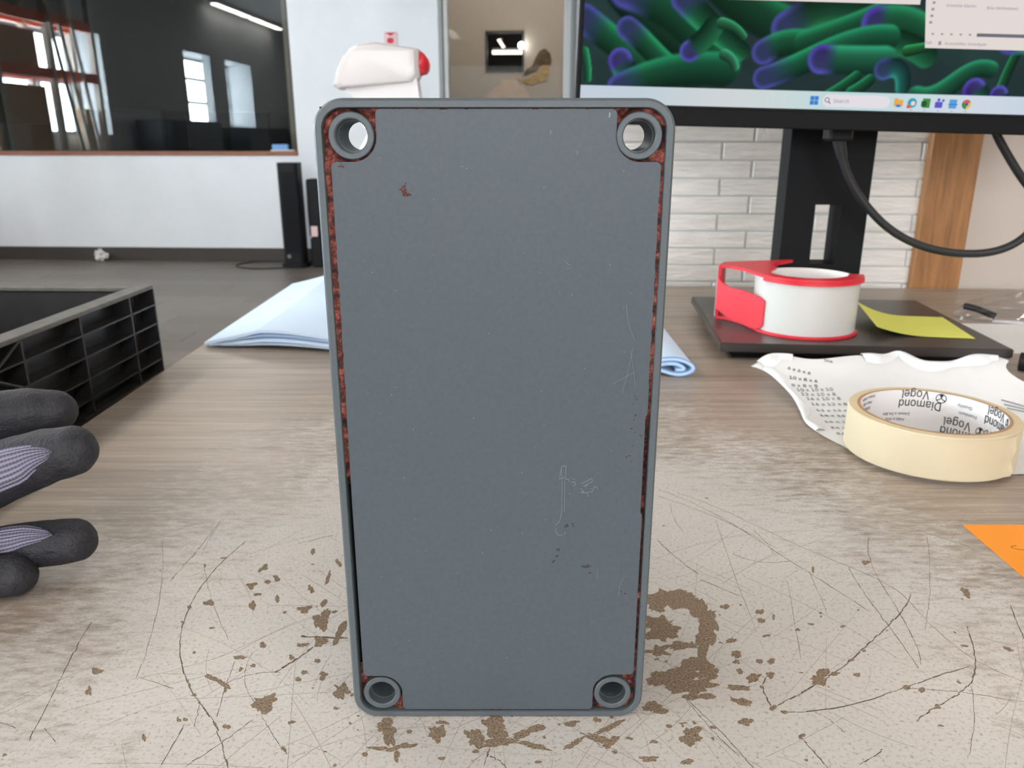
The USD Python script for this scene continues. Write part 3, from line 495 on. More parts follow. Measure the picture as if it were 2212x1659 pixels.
for _ in range(330):
    q = abs(r2.normal()) * .11; a = r2.uniform(0, 2 * PI); c = np.array([.01 + q * math.cos(a) * 1.3, .225 + q * math.sin(a) * .85]); t = r2.choice([r2.normal(.75, .25), r2.normal(2.3, .25), r2.uniform(0, PI)])
    ln = r2.exponential(.014) + .003; d = np.array([math.cos(t), math.sin(t)]); n = np.array([-d[1], d[0]]); bend = r2.normal(0, .08) * ln
    x = np.linspace(-1, 1, 7); P = c + np.outer(x * ln, d) + np.outer((1 - x * x) * bend, n)
    if P[:, 1].min() > .1: S.append(ribbon(P, r2.uniform(.00007, .00016)))
part('fine_scratches', ext(union_all(S), TZ, TZ + .00004), 'scratch_faint', tb, smooth=False, kind='stuff')

# ================================================================== the grey enclosure, its back to the camera
BX, BY, BZ = -.0489, .2024, TZ
bw, bh = .0891, .1812
def bl(m): return moved(m, (BX, BY, BZ))
en = thing('enclosure_box', 'grey plastic enclosure box standing upright on the worn table', 'enclosure', (BX, BY, BZ))
def ring(inset, r, n=10): return rrect(inset, inset, bw - inset, bh - inset, max(r - inset, .0008), n)
def loftprof(pr, R=.0075): return grid(np.array([[(x, d, z) for x, z in ring(i, R)] for i, d in pr]), closed_v=True)
fr = loftprof([(0, .015), (0, .0012), (.0002, .0005), (.0007, 0.), (.0021, 0.), (.00235, .0003), (.0024, .0032)]); fr.fix_normals()
bumps = np.array(fr.vertices)
for z, x, a in ((.077, bw, .0011), (.060, bw, .0007), (.139, bw, .0008), (.128, bw, .0005), (.1805, bw * .75, .0006)):   # burrs along the right edge
    q = np.exp(-((bumps[:, 2] - z) / .003) ** 2 - ((bumps[:, 0] - x) / .004) ** 2); bumps[:, 0] += a * q * (x > bw * .9); bumps[:, 2] += a * q * (x < bw * .9)
part('flange', bl(T3(bumps, fr.faces)), 'grey_plastic', en, smooth=40)
BC = [(.0094, bh - .0088), (bw - .0089, bh - .0088), (.0089, .0088), (bw - .0093, .0088)]
holes = union_all([Point(*c).buffer(.0037, 24) for c in BC])
outer = Polygon(ring(.0002, .0075))
part('back_plate', bl(upright(outer.difference(holes).difference(sbox(.0022, .018, .0046, .084)), .0032, .0150)), 'grey_plastic', en)
cross = Polygon(ring(.0002, .0075)).difference(union_all([sbox(a, b, a + .0165, b + .0165) for a in (-.0005, bw - .016) for b in (-.0005, bh - .016)])).buffer(-.0015).buffer(.0015)
part('shell', bl(upright(cross, .0150, .056)), 'grey_plastic', en)
part('lid', bl(upright(cross.buffer(.0008), .0562, .068)), 'grey_plastic', en)
for (x, z) in BC:
    b = facing(moved(lathe([(.00565, .0034), (.00565, .0005), (.0054, .0002), (.0043, .0002), (.0040, .0005), (.0038, .006), (.0035, .0149)], 48), (x, z, 0))); b.fix_normals()
    part('screw_boss', bl(b), 'grey_plastic', en)
pl = Polygon([(.0036, .0170), (.0040, bh - .0152), (.0157, bh - .0152), (.0157, bh - .0025), (bw - .0144, bh - .0025), (bw - .0144, bh - .0152), (bw - .0029, bh - .0152), (bw - .0030, .115), (bw - .0035, .0985), (bw - .0035, .0700), (bw - .0032, .0155), (bw - .0150, .0155), (bw - .0150, .0027), (.0152, .0027), (.0152, .0155), (.0031, .0155)])
pl = pl.buffer(-.0016, 8).buffer(.0032, 8).buffer(-.0016, 8)
cut = [sbox(-.02, bh - .0150, .0155, bh + .02), sbox(bw - .0145, bh - .0150, bw + .02, bh + .02), sbox(-.02, -.02, .0151, .0149), sbox(bw - .0153, -.02, bw + .02, .0154)]
pl = sbox(.0035, .0027, bw - .0031, bh - .0025).difference(sbox(bw - .0036, .07, bw, .099)).difference(Polygon([(.003, bh), (.0040, bh), (.0036, .09), (.0031, .0), (.003, 0)])).difference(union_all([c.buffer(-.0061).buffer(.0061, 24) for c in cut]))
pl = pl.buffer(-.0013, 8).buffer(.0013, 8)
part('back_panel', bl(cat([upright(pl, .0006, .003), upright(pl.buffer(-.00022), .0003, .0006)])), 'grey_panel', en, smooth=20)
gx, gz = np.meshgrid(np.linspace(.002, bw - .002, 176), np.linspace(.002, bh - .002, 358), indexing='ij')
pp = np.stack([gx, gz, gx * 0], -1)
dep = .0006 + .0016 * np.clip(1.7 * meshkit.fbm(pp * 420, 3, 5) - .35, 0, 1)
dep += .0012 * np.clip((.088 - gz) / .02, 0, 1) * (gx < .01) + .0012 * np.clip((.1 - gz) / .012, 0, 1) * np.clip((gz - .058) / .01, 0, 1) * (gx > .08) - .0003 * (gz > .10)
dep = np.where((gz > .085) & (gx < .02) & (gz < .165), .0005 + .35 * (dep - .0006), dep); dep = np.where((gz > .104) & (gx > .08) & (gz < .165), .00045 + .3 * (dep - .0006), dep)
corner = sum(np.exp(-(((gx - c[0]) / .008) ** 2 + ((gz - c[1]) / .008) ** 2)) for c in BC); dep = dep + .0011 * corner
sl = grid(np.stack([gx, np.clip(dep, .0005, .0031), gz], -1), flip=True); cc = sl.vertices[sl.faces].mean(1)
for c in BC: sl = T3(sl.vertices, sl.faces[(k_ := np.hypot(cc[:, 0] - c[0], cc[:, 2] - c[1]) > .0047)]); cc = cc[k_]
sl = T3(sl.vertices, sl.faces[~((cc[:, 0] < .0050) & (cc[:, 2] > .0185) & (cc[:, 2] < .081 + .003 * np.sin(cc[:, 0] * 9000)))])
part('sealant', bl(sl), 'sealant', en, smooth=True, label='red-brown sealant showing in the gap')
r3 = np.random.default_rng(5)
def spots(c, n, spread, s, ar=1.):
    return union_all([blob(c[0] + r3.normal() * spread[0], c[1] + r3.normal() * spread[1], (s * r3.uniform(.5, 1.3) * ar, 0), (0, s * r3.uniform(.5, 1.3)), 12, .4, r3) for _ in range(n)])
red = union_all([spots((.0221, .1588), 16, (.0006, .0004), .00036), spots((.0219, .1603), 9, (.0004, .0005), .0002), spots((.0066, .1651), 3, (.0004, .0001), .0002, 2.), sbox(.0064, .1651, .0066, .1659)] + [spots((bw - .0065 - .0015 * r3.random(), z), 3, (.0008, .0015), .00025) for z in (.104, .098, .093, .086, .044)])
part('red_stain', bl(upright(red, .00022, .0003)), 'red_stain', en, smooth=False, kind='stuff')
drk = union_all([spots((.0645, .0665), 3, (.0003, .0005), .0004), spots((.0664, .0672), 2, (.0003, .0008), .0003), spots((.0622, .0585), 2, (.0005, .0003), .00035, 1.5), spots((.0619, .0563), 1, (0, 0), .0004), spots((.0609, .0545), 2, (.0003, .0003), .0003), spots((.0705, .0528), 3, (.0006, .0001), .0004, 1.6), spots((.0716, .0508), 1, (0, 0), .0003), spots((.0815, .0645), 2, (.0002, .0004), .0002)])
part('dark_stain', bl(upright(drk, .00022, .0003)), 'dark_stain', en, smooth=False, kind='stuff')
E1 = [[(.0627, .0835), (.0630, .0800), (.0630, .0700), (.0624, .0672), (.0613, .0662)], [(.0637, .0800), (.0638, .0705)], [(.0622, .0806), (.0628, .0845), (.0640, .0846), (.0639, .0812), (.0622, .0806)], [(.0636, .0806), (.0648, .0806), (.0650, .0797)], [(.0655, .0795), (.0664, .0798), (.0668, .0790), (.0660, .0784)],
      [(.0684, .0792), (.0713, .0808)], [(.0690, .0783), (.0716, .0800), (.0714, .0806)], [(.0696, .0782), (.0702, .0790)], [(.0682, .0778), (.0692, .0766), (.0684, .0768)], [(.0682, .0764), (.0700, .0764), (.0716, .0768), (.0720, .0782), (.0728, .0782), (.0730, .0774)], [(.0700, .0764), (.0704, .0752)],
      [(.0616, .0655), (.0614, .0640), (.0622, .0630), (.0634, .0632)], [(.0642, .0640), (.0638, .0632)]]
E2 = [[(.0788, .1302), (.0796, .1250), (.0815, .1205)], [(.0812, .1188), (.0800, .1120), (.0788, .1060)], [(.0760, .1085), (.0820, .1120)], [(.0805, .1180), (.0822, .1080)], [(.0820, .050), (.0806, .047), (.0803, .043)], [(.0738, .0520), (.0738, .0490)], [(.0625, .1415), (.0640, .1405)], [(.0360, .1650), (.0369, .1652)]]
arc = lambda x, z, r: [(x + r * math.cos(a), z + r * math.sin(a)) for a in np.linspace(-.9, .9, 8)]
marks = union_all([ribbon(p, .00011) for p in E1] + [ribbon(p, .00006) for p in E2] + [ribbon(arc(.0579, .1732, .0006), .0001), ribbon(arc(.0645, .1684, .0006), .0001)] + [Point(r3.uniform(.01, .08), r3.uniform(.02, .17)).buffer(r3.uniform(.00006, .00014), 3) for _ in range(60)] + [blob(.0727, bh - .0039, (.0003, 0), (0, .0006), 8, .3, r3)])
part('scuff_marks', bl(upright(marks, .00020, .0003)), 'light_mark', en, smooth=False, kind='stuff')

# ================================================================== things on the table, left side
# black crate on a low trolley beside the table
ZCR = .7375
cr = thing('plastic_crate', 'black latticed plastic crate at the left edge of the table', 'crate', (-.283, .6153, ZCR))
piv = (-.283, .6153, 0); rot = math.radians(-2.0)
def cp(n, m, mt='crate', **k): return part(n, moved(m, rz=rot, about=piv), mt, cr, **k)
X1, X0, Y1, Y0, Z1 = -.283, -.545, .6153, .298, .811
cp('inner_sheet', cat([bx((X1 - .0145, Y0, ZCR), (X1 - .0125, Y1, .765)), bx((X1 - .0145, Y0, .765), (X1 - .0125, Y1, Z1 - .002))]))
cp('far_wall', bx((X0, Y1 - .012, ZCR), (X1 - .012, Y1, Z1 - .003), .001)); cp('near_wall', bx((X0, Y0, ZCR), (X1, Y0 + .012, Z1 - .003), .001)); cp('left_wall', bx((X0, Y0, ZCR), (X0 + .012, Y1, Z1 - .003), .001))
cp('rim', bx((X1 - .0145, Y0, Z1 - .003), (X1, Y1, Z1), .0006), 'crate_edge', label='scuffed grey rim'); cp('rim', bx((X0, Y1 - .014, Z1 - .003), (X1 - .0145, Y1, Z1), .0006), 'crate_edge'); cp('rim', bx((X0, Y0, Z1 - .003), (X0 + .0145, Y1 - .014, Z1), .0006), 'crate_edge')
cp('crate_floor', bx((X0, Y0, ZCR), (X1, Y1, ZCR + .002)))
for z in (.7955, .7805, .7655, .7515): cp('shelf_rib', bx((X1 - .0125, Y0, z - .0006), (X1, Y1, z + .0006)))
cp('bottom_band', bx((X1 - .0125, Y0 + .2, ZCR), (X1, Y1, ZCR + .0042)))
for y in (.6145, .577, .511, .449, .387, .325, .299): cp('upright_rib', bx((X1 - .0125, y - .0008, ZCR), (X1, y + .0008, Z1 - .003)))
for a, b in ((.449, .387), (.387, .325)):
    for z in (.745, .778):
        for s in (0, 1):
            p0, p1 = ((a, z), (b, z + .03)) if s else ((a, z + .03), (b, z))
            cp('brace', tube([(X1 - .001, p0[0], p0[1]), (X1 - .001, p1[0], p1[1])], .0011, 6))
tr = thing('trolley', 'low trolley carrying the black crate beside the table', 'trolley', (-.56, .29, 0))
part('deck', bx((-.57, .30, ZCR - .02), (-.30, .59, ZCR), .002), 'edge_band', tr)
for x in (-.565, -.32):
    for y in (.31, .56): part('leg', bx((x, y, .05), (x + .02, y + .02, ZCR - .02)), 'steel', tr); part('caster', moved(trimesh.creation.icosphere(2, .025), (x + .01, y + .01, .025)), 'rubber', tr)

# work gloves lying on edge at the left
def chain(pts, rad):
    out = None
    for (p, r), (q, s) in zip(zip(pts, rad), list(zip(pts, rad))[1:]):
        a = trimesh.creation.icosphere(3, r).vertices + np.array(p); b = trimesh.creation.icosphere(3, s).vertices + np.array(q)
        h = m3.Manifold.hull_points(np.vstack([a, b]).astype(np.float64)); out = h if out is None else out + h
    return out
F = dict(
    f1=([(-.1995, .325, .8080), (-.2100, .322, .8082), (-.2241, .318, .8074), (-.245, .305, .803), (-.266, .275, .795)], [.0088, .0104, .0112, .012, .015]),
    f2=([(-.1745, .290, .8035), (-.1860, .289, .8010), (-.2048, .286, .7948), (-.226, .278, .786), (-.255, .26, .785)], [.0098, .0110, .0128, .0135, .016]),
    f3=([(-.1772, .285, .7662), (-.1930, .284, .7650), (-.2079, .282, .7632), (-.230, .274, .765), (-.255, .255, .770)], [.0088, .0096, .0098, .0115, .016]),
    f4=([(-.1935, .270, .7595), (-.2059, .268, .7595), (-.228, .262, .762), (-.252, .245, .768)], [.0080, .0088, .0105, .015]))
G = None
for p, r in F.values():
    c = chain(p, r); G = c if G is None else G + c
for a in ([(-.262, .262, .800), (-.262, .255, .772), (-.266, .222, .785), (-.266, .222, .770)], ):
    V = np.vstack([trimesh.creation.icosphere(3, .0175).vertices + np.array(q) for q in a]); G = G + m3.Manifold.hull_points(V)
V = np.vstack([trimesh.creation.icosphere(2, .016).vertices + np.array(q) for q in [(-.268, .225, .785), (-.268, .225, .768), (-.292, .222, .79), (-.292, .222, .772)]]); G = G + m3.Manifold.hull_points(V)
G = G.refine_to_length(.0028); gm = G.to_mesh(); gm = T3(gm.vert_properties[:, :3], gm.tri_verts); gm.merge_vertices()
gm = trimesh.Trimesh(gm.vertices, gm.faces, process=True); trimesh.smoothing.filter_taubin(gm, iterations=8)
nz = meshkit.fbm(np.array(gm.vertices) * 160, 3, 2) - .5; gm = T3(gm.vertices + gm.vertex_normals * (nz * .0016)[:, None], gm.faces)
e_ = np.linalg.norm(gm.vertices[gm.faces] - gm.vertices[np.roll(gm.faces, 1, 1)], axis=2).max(1); ok_ = np.isfinite(e_) & (e_ < .009); gm = T3(np.nan_to_num(gm.vertices), gm.faces[ok_])
gm = max(gm.split(only_watertight=False), key=lambda q: len(q.faces)); gm = T3(gm.vertices, gm.faces)
gm.vertices[:, 2] = np.maximum(gm.vertices[:, 2], TZ + .0002)
gl = thing('work_glove', 'dark coated work glove with lavender knit fingers lying on its edge', 'glove', (-.262, .2, TZ))
part('glove_body', gm, 'glove', gl, smooth=True)
cuf = hull(np.vstack([trimesh.creation.icosphere(2, .0165).vertices + np.array(q) for q in [(-.293, .222, .79), (-.293, .222, .772), (-.315, .220, .79), (-.315, .220, .772)]])); part('cuff', cuf, 'knit', gl, label='lavender knit cuff')
def knit(key, t0, t1, p0, p1, up, rows=9, lift=.0016):
    """knit back of a finger: a patch that follows the finger, a little proud of the coating"""
    p, r = F[key]; P = np.array(p); R = np.array(r); t = np.r_[0, np.cumsum(np.linalg.norm(np.diff(P, axis=0), axis=1))]
    s = np.linspace(t0, t1, 26); C = np.stack([np.interp(s, t, P[:, k]) for k in range(3)], 1); rr = np.interp(s, t, R) + lift
    d = np.gradient(C, axis=0); d /= np.linalg.norm(d, axis=1)[:, None]; toward = np.array([0, 0, TZ + .172]) - C; toward -= d * (toward * d).sum(1)[:, None]; toward /= np.linalg.norm(toward, axis=1)[:, None]; side = np.cross(d, toward)
    if side[0, 2] < 0: side = -side
    w = np.clip((s - t0) / (.016), 0, 1) ** .5
    rowsP, uv = [], []
    for i in range(len(s)):
        for j in range(15):
            f = j / 14; ph = p0 + (p1 - p0) * f; ph = up + (ph - up) * (w[i] * .93 + .07)
            edge = .0013 * (1 - min(1, 5 * f, 5 * (1 - f))) + .0012 * (1 - min(1, i / 4))
            rad = rr[i] - edge + .00035 * math.cos(2 * PI * f * rows); rowsP.append(C[i] + rad * (math.cos(ph) * toward[i] + math.sin(ph) * side[i])); uv.append((s[i] * 60, f * rows / 3.15))
    return grid(np.array(rowsP).reshape(len(s), 15, 3)), np.array(uv)
for key, a in (('f2', (.0015, .085, -.58, .72, .14)), ('f3', (.004, .075, -.12, 1.02, .38)), ('f4', (.012, .06, -1.3, -.85, -1.1))):
    m, uv = knit(key, *a); m.fix_normals(); part('knit_patch', m, 'knit', gl, smooth=True, uv=uv, label='ribbed lavender knit showing between the coating')
part('lining_edge', cat([tube(spline([(-.2185 - .0015 * k, .3165 - .0012 * k, .8215 + .0003 * math.sin(k * 2.1)), (-.224 - .001 * k, .313, .8225 + .0004 * math.sin(k * 1.3)), (-.232, .309, .8222)], 10), .0004, 5) for k in range(9)]), 'cloth_fuzz', gl, smooth=True, label='pale fuzzy lining edge')

# folded blue wipes behind the enclosure
cl = thing('wipe_stack', 'folded stack of light blue wipes behind the grey enclosure', 'cloth', (-.262, .62, TZ))
from shapely.geometry import LineString
xs = np.linspace(-.262, .118, 60)
def lay(z0, amp, x0, x1, ph): 
    x = np.linspace(x0, x1, 60); e = np.clip((x + .262) / .05, 0, 1)
    return np.c_[x, TZ + z0 * (.25 + .75 * e) + amp * np.exp(-((x + .20) / .055) ** 2) + amp * .4 * np.sin(x * 30 + ph) * e]
Ls = [lay(.0020, .0030, -.250, .110, 0), lay(.0052, .0032, -.259, .112, .5), lay(.0084, .0036, -.264, .110, .8), lay(.0118, .0042, -.262, .108, 1.)]
def xzext(poly, y0, y1):
    m = ext(poly, 0, y1 - y0); v = np.array(m.vertices)
    return v, np.array(m.faces), y0
def sheet(poly, f0, f1):
    v, f, _ = xzext(poly, 0, 1.); x, z, t = v[:, 0], v[:, 1], v[:, 2]
    front = .655 - (x + .262) * .225 + f0; back = .935 - (x + .262) * .08 + f1
    y = front + t * (back - front); return T3(np.c_[x, y, z], f[:, ::-1])
def band(P, w): return LineString(P).buffer(w / 2, cap_style=1, join_style=1)
loops = [np.array([(.105, TZ + .0115), (.118, TZ + .0135), (.130, TZ + .0120), (.1355, TZ + .0075), (.130, TZ + .0030), (.118, TZ + .0030), (.108, TZ + .0050)]), np.array([(.106, TZ + .0085), (.117, TZ + .0100), (.126, TZ + .0090), (.1285, TZ + .0072), (.124, TZ + .0056)])]
for i, P in enumerate(Ls):
    part('wipe_layer', sheet(band(P, .0022 if i < 3 else .0026), [.004, .0, .003, -.002][i], [-.01, -.004, .003, 0][i]), 'blue_cloth', cl, smooth=40)
for i, (P, Q) in enumerate(zip(Ls, Ls[1:])): part('fold_gap', sheet(Polygon(np.vstack([P, Q[::-1]])).buffer(-.0004), .0062 if i != 2 else .0030, -.02), 'blue_fold', cl, smooth=40)
for P in loops: part('rolled_edge', sheet(band(spline(P, 24), .0021), -.001, -.12), 'blue_cloth', cl, smooth=40)
def sliver(poly, f0):
    m = sheet(poly, f0, 0); v = np.array(m.vertices); y0 = .655 - (v[:, 0] + .262) * .225 + f0; return T3(np.c_[v[:, 0], np.minimum(v[:, 1], y0 + .0012), v[:, 2]], m.faces)
for P in loops: part('roll_lining', sliver(LineString(spline(P, 24)).buffer(.0016).difference(LineString(spline(P, 24)).buffer(.00090)), -.0014), 'blue_fold', cl, smooth=40)

# white trigger spray bottle standing on the wipes
SX, SY, SZ = -.118, .762, TZ + .0135
sb_ = thing('spray_bottle', 'white trigger spray bottle with red nozzle behind the enclosure', 'spray bottle', (SX, SY, SZ))
prof = [(0, 0), (.034, 0), (.038, .004), (.039, .02), (.0385, .09), (.036, .115), (.026, .145), (.0165, .16), (.0145, .168), (.0145, .176), (0, .176)]
b = moved(lathe(prof, 56), (SX, SY, SZ)); part('bottle_body', b, 'white_plastic', sb_, smooth=40)
part('neck_collar', moved(lathe([(.0145, .166), (.0185, .167), (.0185, .188), (.016, .192), (0, .192)], 40), (SX, SY, SZ)), 'white_plastic', sb_)
H = np.array([(-.1605, .9664), (-.1573, .9781), (-.1501, .9915), (-.144, .9969), (-.1356, 1.0004), (-.1202, 1.0023), (-.0827, .9971), (-.0823, .9755), (-.0841, .9724), (-.0871, .9686), (-.1500, .9640), (-.156, .9632)])
c0 = H.mean(0); hp = []
for dy, k in ((.0165, .80), (.0150, .91), (.0105, .98), (.0, 1.)):
    for s in (-1, 1): hp += [((q[0] - c0[0]) * k + c0[0], SY + s * dy * (1 if k < 1 else 0), (q[1] - c0[1]) * k + c0[1]) for q in H]
hp += [(q[0], SY + s * .009, q[1]) for q in H for s in (-1, 1)]
part('sprayer_head', hull(hp), 'white_plastic', sb_, smooth=35)
part('head_skirt', hull([(x, SY + s * w, z) for x, z, w in ((-.1520, .9670, .009), (-.0850, .9735, .012), (-.0825, .952, .013), (-.085, .945, .013), (-.140, .953, .012), (-.133, .945, .012)) for s in (-1, 1)]), 'white_plastic', sb_, smooth=30)
part('trigger_lever', tube(spline([(-.0905, SY, .968), (-.0850, SY, .952), (-.0800, SY, .935), (-.0815, SY, .915), (-.0760, SY, .898)], 20), [.0055] * 14 + [.005, .0048, .0045, .0042, .004, .0035], 10), 'white_plastic', sb_, smooth=True)
nzl = np.array([(x, z) for x, z in ((-.0828, .9960), (-.079, .9938), (-.0757, .9895), (-.0744, .9848), (-.0750, .9800), (-.0772, .9768), (-.0824, .9752))])
cz = .9856
part('nozzle', hull([(x, SY + math.sin(a) * .0100 * abs(z - cz) / .0104 * 0 + s * .0098 * math.sqrt(max(0, 1 - ((z - cz) / .0108) ** 2)) * w, z) for x, z in nzl for s in (-1, 1) for w, a in ((1, 0), (.6, 0))] + [(-.0828, SY + .0102 * math.cos(t), cz + .0104 * math.sin(t)) for t in np.linspace(0, 2 * PI, 24)]), 'red', sb_, smooth=40, label='red nozzle')

# ================================================================== right side: monitor on its stand
mo = thing('monitor', 'black framed desktop monitor on a column stand showing green tentacle wallpaper', 'monitor', (.29, .74, TZ))
OX, OY, OZ, RO = .0497, .66, .9329, math.radians(-1.45)
def scr(x, z, d=0.):
    c, s = math.cos(RO), math.sin(RO); return (OX + x * c - z * s, OY + d, OZ + x * s + z * c)
def mt(m):
    """screen coordinates (x along the bottom edge, d behind the glass, z up) to the world"""
    v = np.array(m.vertices); c, s = math.cos(RO), math.sin(RO)
    return T3(np.c_[OX + v[:, 0] * c - v[:, 2] * s, OY + v[:, 1], OZ + v[:, 0] * s + v[:, 2] * c], m.faces)
SW, SH, BB, BL_ = .53, .315, .0152, .0035
part('rear_case', mt(bx((.004, .006, .004), (SW - .004, .03, SH - .004), .004)), 'monitor_black', mo)
part('bottom_bezel', mt(bx((0, -.0015, 0), (SW, .007, BB), .0008)), 'monitor_black', mo); part('side_bezel', mt(bx((0, -.001, BB), (BL_, .007, SH), .0006)), 'monitor_black', mo)
part('side_bezel', mt(bx((SW - BL_, -.001, BB), (SW, .007, SH), .0006)), 'monitor_black', mo); part('top_bezel', mt(bx((BL_, -.001, SH - BL_), (SW - BL_, .007, SH), .0006)), 'monitor_black', mo)
part('bezel_lip', mt(bx((BL_, -.002, BB - .0022), (SW - BL_, .001, BB), .0004)), 'stand_black', mo)
# the picture on the panel, worked out on a grid of coloured points: green tentacles with violet tips
PX0, PX1, PZ0, PZ1 = BL_, SW - BL_, BB, SH - BL_
nx, nz = 560, 300
xs = np.linspace(PX0, PX1, nx); zs = np.r_[np.linspace(PZ0, .112, 170), np.linspace(.114, PZ1, nz - 170)]
gx, gz = np.meshgrid(xs, zs, indexing='ij')
Q = np.stack([gx, gz, gx * 0], -1)
img = np.zeros((nx, nz, 3)); n1 = meshkit.fbm(Q * 26, 3, 4)
img[:] = np.array([44, 56, 60]) * (.75 + .4 * n1)[..., None] + np.array([-8, 10, 0]) * n1[..., None]
def tent(P, w0, w1, glow=1., tip=1., hue=(44, 150, 92), side=1., dark=.30):
    """one tentacle: polyline in screen pixels of the photograph's monitor, root first, tip last"""
    P = spline(np.array(P, float), 40); t = np.linspace(0, 1, 40); W = w0 + (w1 - w0) * t
    best = np.full(gx.shape, 9.); u = np.zeros(gx.shape); sg = np.zeros(gx.shape)
    lo, hi = P.min(0) - W.max() * 1.3, P.max(0) + W.max() * 1.3
    sel = (gx > lo[0]) & (gx < hi[0]) & (gz > lo[1]) & (gz < hi[1])
    a, b = gx[sel], gz[sel]; bb, uu, ss = best[sel], u[sel], sg[sel]
    tg = np.gradient(P, axis=0); tg /= np.linalg.norm(tg, axis=1)[:, None]
    for i in range(40):
        dx, dz = a - P[i, 0], b - P[i, 1]; d = np.hypot(dx, dz) / W[i]; k = d < bb
        bb[k] = d[k]; uu[k] = t[i]; ss[k] = ((tg[i, 0] * dz - tg[i, 1] * dx) / W[i])[k]
    k = bb < 1.15; al = np.clip((1.12 - bb) / .22, 0, 1)[k][:, None]
    s_ = side * ss[k]; rim = np.clip((s_ - .25) / .6, 0, 1) ** 1.5
    body = np.array(hue) * (dark + (1 - dark) * np.clip(.5 + .5 * s_, 0, 1))[:, None] * .78 + np.outer(rim * glow, np.array([6, 46, 30]))
    tp = np.clip((uu[k] - .74) / .22, 0, 1)[:, None] * tip
    er = np.clip((bb[k] - .55) / .4, 0, 1)[:, None]
    tipc = np.array([50, 58, 98]) * (1 - er) + np.array([84, 84, 188]) * er
    col = body * (1 - tp) + tipc * tp
    cur = img[sel]; cur[k] = cur[k] * (1 - al) + col * al; img[sel] = cur
KX, KZ = 4.575e-4, 3.38e-4
def sp_(x, y):
    """a spot of the wallpaper, measured along the panel"""
    w = 1 - 1.59808e-4 * y; return ((3.527879e-4 * x + 1.64177e-5 * y - .4421233) / w, (8.93e-6 * x - 3.347205e-4 * y + .0779844) / w)
def TT(pts, w0, w1, **k): tent([sp_(*p) for p in pts], w0 * .00035, w1 * .00035, **k)
for a in [([(1330, -60), (1380, 20), (1470, 90), (1540, 150)], 40, 30, dict(tip=0, dark=.3, hue=(38, 110, 72))), ([(1560, -40), (1660, 40), (1740, 70)], 44, 40, dict(tip=0, hue=(36, 110, 66), dark=.4)), ([(1900, 40), (1800, 20), (1700, 60)], 30, 34, dict(hue=(44, 128, 76))),
          ([(1560, 140), (1480, 40), (1360, -30)], 40, 46, dict(side=-1.)), ([(1440, 160), (1380, 130), (1320, 85), (1262, 40)], 26, 30, dict(side=-1.)), ([(1500, 170), (1430, 130), (1390, 90), (1356, 60)], 22, 24, dict(side=-1., glow=1.2)), ([(1390, 200), (1355, 160), (1340, 130)], 28, 26, dict(tip=1.2)), ([(1600, 110), (1540, 60), (1480, -5)], 20, 30, dict(tip=1., dark=.3)),
          ([(1560, 150), (1420, 160), (1340, 190)], 36, 30, dict(side=-1., hue=(40, 140, 90))), ([(1540, 60), (1515, 90), (1490, 110)], 22, 22, dict(tip=1.2, dark=.3, glow=0)), ([(1262, 110), (1268, 140), (1270, 170)], 10, 8, dict(tip=0, hue=(60, 190, 120))), ([(1560, 50), (1590, 62), (1606, 78)], 12, 8, dict(tip=0, hue=(70, 190, 120))), ([(1565, 118), (1580, 128), (1588, 145)], 12, 9, dict(tip=0, hue=(80, 200, 140))),
          ([(1760, 100), (1700, 92), (1650, 112)], 28, 26, dict(side=-1.)), ([(1900, 30), (1800, 70), (1740, 90)], 24, 24, dict(tip=0, side=-1.)), ([(1990, 60), (1940, 45), (1895, 50)], 30, 34, dict(tip=1.2, side=-1., dark=.4)), ([(2000, 120), (1930, 90), (1880, 90)], 26, 26, dict(tip=1.2, dark=.3, glow=.3)), ([(1920, 80), (1800, 105), (1700, 150), (1650, 168)], 26, 24, dict(side=-1., hue=(44, 160, 104))), ([(1910, 130), (1850, 130), (1775, 128)], 30, 30, dict(side=-1., hue=(56, 180, 126), tip=1.2)),
          ([(1790, 205), (1830, 180), (1850, 165)], 12, 12, dict(tip=0)), ([(1840, 200), (1870, 180)] + [(1880, 172)], 14, 12, dict(tip=0)), ([(1950, 190), (1940, 150), (1910, 150)], 16, 22, dict(hue=(54, 160, 150), tip=.8)), ([(1980, 210), (2060, 180), (2110, 150), (2140, 150)], 24, 18, dict(tip=0, hue=(50, 160, 110), side=1.)), ([(2120, 230), (2110, 205), (2105, 195)], 30, 26, dict(hue=(60, 180, 140), tip=1.3)), ([(2150, 230), (2180, 150), (2230, 60)], 12, 10, dict(tip=0, hue=(46, 140, 80))), ([(2170, 235), (2160, 215), (2158, 205)], 22, 20, dict(tip=1.3, dark=.3)), ([(1960, 110), (1985, 105), (2010, 100)], 12, 10, dict(tip=0, hue=(60, 180, 90)))]:
    TT(a[0], a[1], a[2], **a[3])
r4 = np.random.default_rng(3)
for _ in range(30):   # the picture goes on above and to the right of the frame
    x, y = (r4.uniform(2260, 2560), r4.uniform(-500, 180)) if _ % 2 else (r4.uniform(1260, 2560), r4.uniform(-560, -90)); an = r4.uniform(-.9, .9)
    TT([(x, y), (x - 70, y + 50 * an), (x - 140, y + 60 * an)], r4.uniform(22, 36), r4.uniform(24, 36), tip=1., side=r4.choice([-1., 1.]))
TBZ = BB + .0135
tbar = gz < TBZ
f = (gx - PX0) / (PX1 - PX0)
bar = np.stack([206 - 14 * np.sin(f * 9 + 1) ** 2, 212 - 6 * np.cos(f * 7), 220 - 6 * np.sin(f * 8)], -1)
img[tbar] = bar[tbar]
wall_ = ~tbar; img[wall_] = img[wall_] * .80 + np.array([44, 52, 58]) * .20
imgl = np.clip(img, 0, 255) / 255; imgl = np.where(imgl < .04045, imgl / 12.92, ((imgl + .055) / 1.055) ** 2.4)
